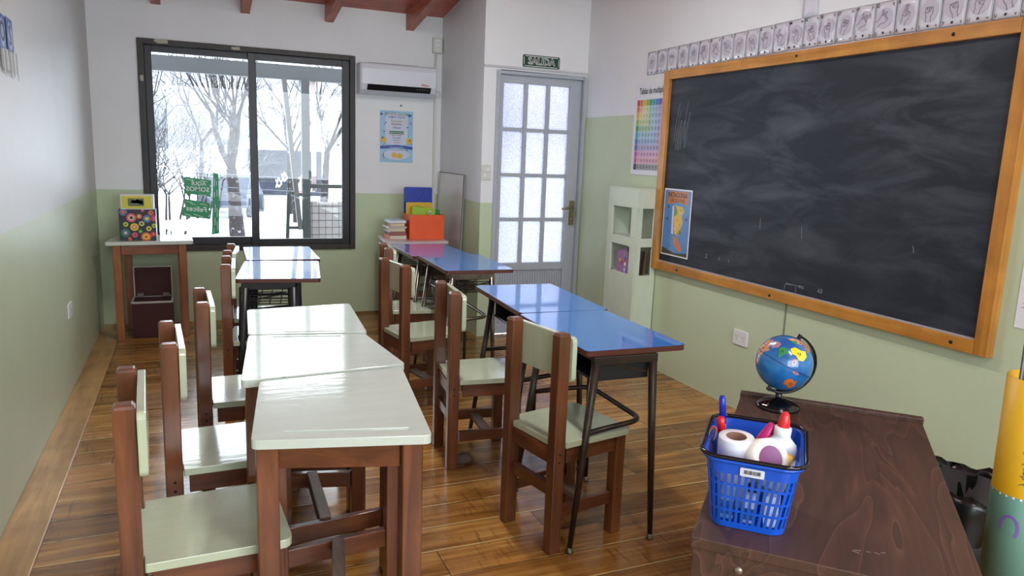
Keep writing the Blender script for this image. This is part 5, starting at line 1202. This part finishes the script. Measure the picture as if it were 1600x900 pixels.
# porch
struct(MB().span((-2.5, 6.68, -0.18), (2.2, 8.25, -0.06)).build('porch_floor', M_fascia))
tag(MB().span((-2.5, 8.0, 2.118), (3.2, 8.06, 2.262)).build('porch_fascia', M_fascia), 'grey fascia board running along the porch edge outside the window', 'board')
tag(MB().span((1.035, 7.97, -0.06), (1.115, 8.05, 2.118)).build('porch_post', M_porch), 'dark upright porch post outside the right window pane', 'post')
tag(MB().bar((0.868, 7.99, 2.116), (1.012, 8.01, 0.60), 0.045, 0.07).build('porch_brace', C('grey_timber', (56, 54, 55), 0.7)), 'slanted grey timber leaning against the porch post', 'brace')
tag(MB().span((1.14, 8.03, 1.0), (1.185, 8.06, 2.118)).build('downpipe', C('pinkish_pipe', (150, 130, 136), 0.6)), 'pale pinkish pipe just right of the porch post', 'pipe')
rl = thing('porch_railing', 'porch railing with wire mesh over a grey panel, right of the post', 'railing', (1.115, 8.0, 0))
MB().span((0, -0.02, 1.035), (0.9, 0.03, 1.075)).build('top_rail', M_porch, rl)
MB().span((0.0, 0.03, 0.30), (0.9, 0.045, 0.893)).build('panel', C('grey_panel', (128, 120, 122), 0.7), rl)
q = MB()
for k in range(13): q.tube([(0.02+0.07*k, 0.012, 0.3), (0.02+0.07*k, 0.012, 0.95)], 0.0025, 4)
for k in range(9): q.tube([(0.0, 0.014, 0.32+0.075*k), (0.9, 0.014, 0.32+0.075*k)], 0.0025, 4)
q.build('wire_mesh', C('mesh_dark', (24, 25, 30), 0.5), rl, fix=False)
gt = thing('porch_gate', 'small dark slanted gate frame left of the porch post', 'gate', (0.9, 8.0, 0))
q = MB(); q.bar((-0.045, 0, -0.06), (-0.0, 0, 1.0), 0.035, 0.035); q.build('stile', M_porch, gt)
q = MB(); q.bar((-0.0, 0, 0.985), (0.13, 0, 0.965), 0.03, 0.03); q.bar((-0.02, 0, 0.62), (0.13, 0, 0.62), 0.03, 0.03); q.build('rail', M_porch, gt)

class Tree:
    def __init__(s, seed): s.r = random.Random(seed); s.trunk = MB(); s.tw = MB()
    def grow(s, p, d, r, L, depth, maxd, spread, up):
        segs = 3; pts = [p]; rs = [r]
        for k in range(segs):
            g_ = 0.025 if depth == 0 else 0.12; d = (d + Vector((s.r.gauss(0, g_), s.r.gauss(0, g_), s.r.gauss(0, 0.06)+up*0.06))).normalized(); p = p + d*L/segs
            pts.append(p); rs.append(r*(1-0.42*(k+1)/segs))
        mb = s.trunk if depth < 2 else s.tw
        mb.tube(pts, rs, 7 if depth < 2 else 3 if depth > 3 else 4, caps=False)
        if depth >= maxd: return
        n = 4 if depth < 1 else s.r.choice((3, 3, 4))
        for k in range(n):
            a = s.r.uniform(0, 2*PI); t_ = s.r.uniform(0.5 if depth else 0.9, 1.0) if k else 1.0
            i = min(segs, max(1, round(t_*segs))); q = pts[i]
            ax_ = Vector((math.cos(a), math.sin(a), 0)).cross(d).normalized()
            nd = Matrix.Rotation(s.r.uniform(0.5, 1.0)*spread, 3, ax_) @ d
            s.grow(q, nd.normalized(), rs[i]*s.r.uniform(0.55, 0.8), L*s.r.uniform(0.62, 0.86), depth+1, maxd, spread, up)
def tree(loc, label, seed, h, r, maxd=6, spread=0.75, up=1.0, lean=(0, 0), name='bare_tree', stems=1):
    t = thing(name, label, 'tree', loc, 0, 'snow covered trees outside the window')
    T_ = Tree(seed)
    for k in range(stems):
        a = T_.r.uniform(0, 6.28)
        T_.grow(Vector((0.15*k*math.cos(a), 0.15*k*math.sin(a), -0.3)), Vector((lean[0]+(0.25*math.cos(a) if stems > 1 else 0), lean[1], 1)).normalized(), r, h, 0, maxd, spread, up)
    T_.trunk.build('trunk', M_bark, t, fix=False); T_.tw.build('branches', M_twig, t, fix=False)
    return t
tree((1.02, 20.7, -0.85), 'large snowy bare tree forking low, seen through the left pane', 11, 2.0, 0.22, 7, 0.55, 1.0)
tree((4.05, 26.0, -0.95), 'snowy bare tree seen through the right pane beyond the railing', 23, 2.6, 0.17, 6, 0.6, 1.0)
tree((5.45, 26.0, -0.95), 'slim snowy trunk at the right end of the right pane', 31, 3.4, 0.13, 6, 0.45, 1.0)
tree((3.3, 29.0, -1.0), 'snowy tree behind the slanted porch timber', 37, 2.4, 0.12, 6, 0.7, 0.8)
tree((-1.3, 25.0, -1.0), 'tall dense snowy tree filling the left of the left pane', 61, 2.5, 0.10, 7, 0.8, 0.9)
tree((-2.2, 22.0, -0.9), 'tall dense snowy tree at the very left of the left pane', 63, 2.4, 0.09, 7, 0.9, 0.8)
tree((2.9, 24.0, -0.9), 'fine twigged tree seen left of the slanted porch timber', 64, 2.4, 0.09, 6, 0.9, 0.8)
tree((0.2, 30.0, -1.0), 'tall dense snowy tree left of the forked tree', 62, 2.8, 0.11, 7, 0.8, 0.9)
for k, (x_, y_, sd) in enumerate(((-2.0, 19.5, 41), (-1.1, 23, 42), (0.0, 26, 43), (-1.8, 28, 44), (1.6, 32, 47), (-0.6, 17.5, 48), (2.6, 38, 49), (4.6, 36, 50))):
    tree((x_, y_, -0.9), ('snow laden thicket at the far left of the left pane', 'snow laden thicket right of the leftmost one', 'snow laden thicket behind the green sticker', 'tall snowy thicket deep behind the leftmost pane edge', 'snowy thicket behind the large forked tree', 'low snowy thicket nearest the window on the left', 'distant snowy thicket above the mural building', 'distant snowy thicket right of the mural building')[k], sd, 1.5, 0.038, 5, 1.0, 0.5, name='snowy_thicket', stems=6)
# house with mural, cars, garden table, cables
hs = thing('street_building', 'low dark building with a painted mural and snowy roof across the street', 'building', (3.0, 33, -1.2))
MB().span((-0.75, 0, 0), (2.1, 3, 2.3)).build('wall', C('mural_wall', (36, 40, 50), 0.8, var=0.4, scale=4), hs)
MB().span((-0.9, -0.25, 2.5), (2.3, 3.2, 2.95)).build('roof', C('snow_roof', (236, 240, 246), 0.9), hs)
MB().span((-0.75, 0, 2.3), (2.1, 3, 2.5)).build('eave', C('eave_dark', (40, 46, 56), 0.8), hs)
q = MB(); xm = XF((0, -0.01, 0), (1, 0, 0), (0, 0, 1)); r = random.Random(6)
for k in range(7): a_, b_ = 0.2+0.24*k, 1.2+0.25*math.sin(k*1.7); q.line([(a_, b_-0.25), (a_+0.1, b_+0.15), (a_+0.22, b_-0.1), (a_+0.1, b_-0.25), (a_, b_+0.05)], 0.05, xm, 0)
q.prism([(0.9, 0.15), (1.5, 0.15), (1.4, 1.0), (1.2, 1.25), (1.0, 1.0)], 0, 0.01, 1, XF((0, -0.002, 0), (1, 0, 0), (0, 0, 1), (0, -1, 0)))
q.build('mural', [C('mural_white', (226, 230, 240), 0.8), C('mural_brown', (160, 120, 124), 0.8)], hs)
def car(loc, rz, label, col):
    t = thing('parked_car', label, 'car', loc, rz)
    side = [(-2.0, 0.35), (2.0, 0.35), (2.05, 0.75), (1.3, 0.95), (0.75, 1.4), (-1.0, 1.42), (-1.7, 0.98), (-2.05, 0.8)]
    MB().prism(side, -0.8, 0.8, 0, XF((0, 0, 0), (1, 0, 0), (0, 0, 1), (0, 1, 0))).build('body', C(label[:12].replace(' ', '_'), col, 0.4), t, bevel=0.08)
    MB().prism([(0.62, 0.98), (0.7, 1.34), (-0.9, 1.36), (-1.4, 0.98)], -0.82, 0.82, 0, XF((0, 0, 0), (1, 0, 0), (0, 0, 1), (0, 1, 0))).build('windows', C('car_glass', (70, 80, 96), 0.15), t)
    for sx in (-1.3, 1.3):
        for sy in (-0.8, 0.8): MB().lathe([(0, -0.1), (0.33, -0.1), (0.33, 0.1), (0, 0.1)], (sx, sy, 0.33), 20, 0, Matrix.Rotation(rad(90), 3, 'X')).build('wheel', C('tyre', (60, 62, 70), 0.8), t)
    MB().prism(rrect(1.5, 1.3, 0.2), 0, 0.07, 0, XF((-0.15, 0, 1.41), (1, 0, 0), (0, 1, 0), (0, 0, 1))).build('roof_snow', C('snow_roof', (236, 240, 246), 0.9), t, bevel=0.02)
    return t
car((1.25, 28.5, -1.0), rad(78), 'grey-blue car parked in the snow behind the green sticker post', (56, 64, 80))
gt_ = thing('garden_table', 'snow covered garden table outside, low behind the green sticker', 'table', (-0.03, 14.0, -0.70), rad(10))
MB().prism(rrect(0.9, 0.9, 0.2), 0.70, 0.74, 0, None).build('table_top', C('teal_plastic', (170, 214, 214), 0.5), gt_)
MB().prism(rrect(0.88, 0.88, 0.2), 0.74, 0.80, 0, None).build('snow_cap', C('snow_cap', (240, 244, 250), 0.9), gt_, bevel=0.02)
for sx in (-1, 1):
    for sy in (-1, 1): MB().tube([(sx*0.34, sy*0.34, 0.70), (sx*0.40, sy*0.40, 0)], 0.022, 8).build('leg', C('teal_plastic', (170, 214, 214), 0.5), gt_)
for k, (za, zb, y_) in enumerate(((1.02, 0.72, 14), (1.18, 0.98, 15), (0.80, 0.55, 16))):
    pts = [(-4+14*j/16, y_, za+(zb-za)*(j/16) - 0.25*math.sin(PI*j/16)) for j in range(17)]
    tag(MB().tube(pts, 0.007, 5).build('overhead_cable', C('cable_grey', (50, 54, 62), 0.6)), ('lowest', 'highest', 'middle')[(0, 1, 2)[k]] + ' of the grey cables crossing the view outside the window', 'cable', 'cables outside the window')
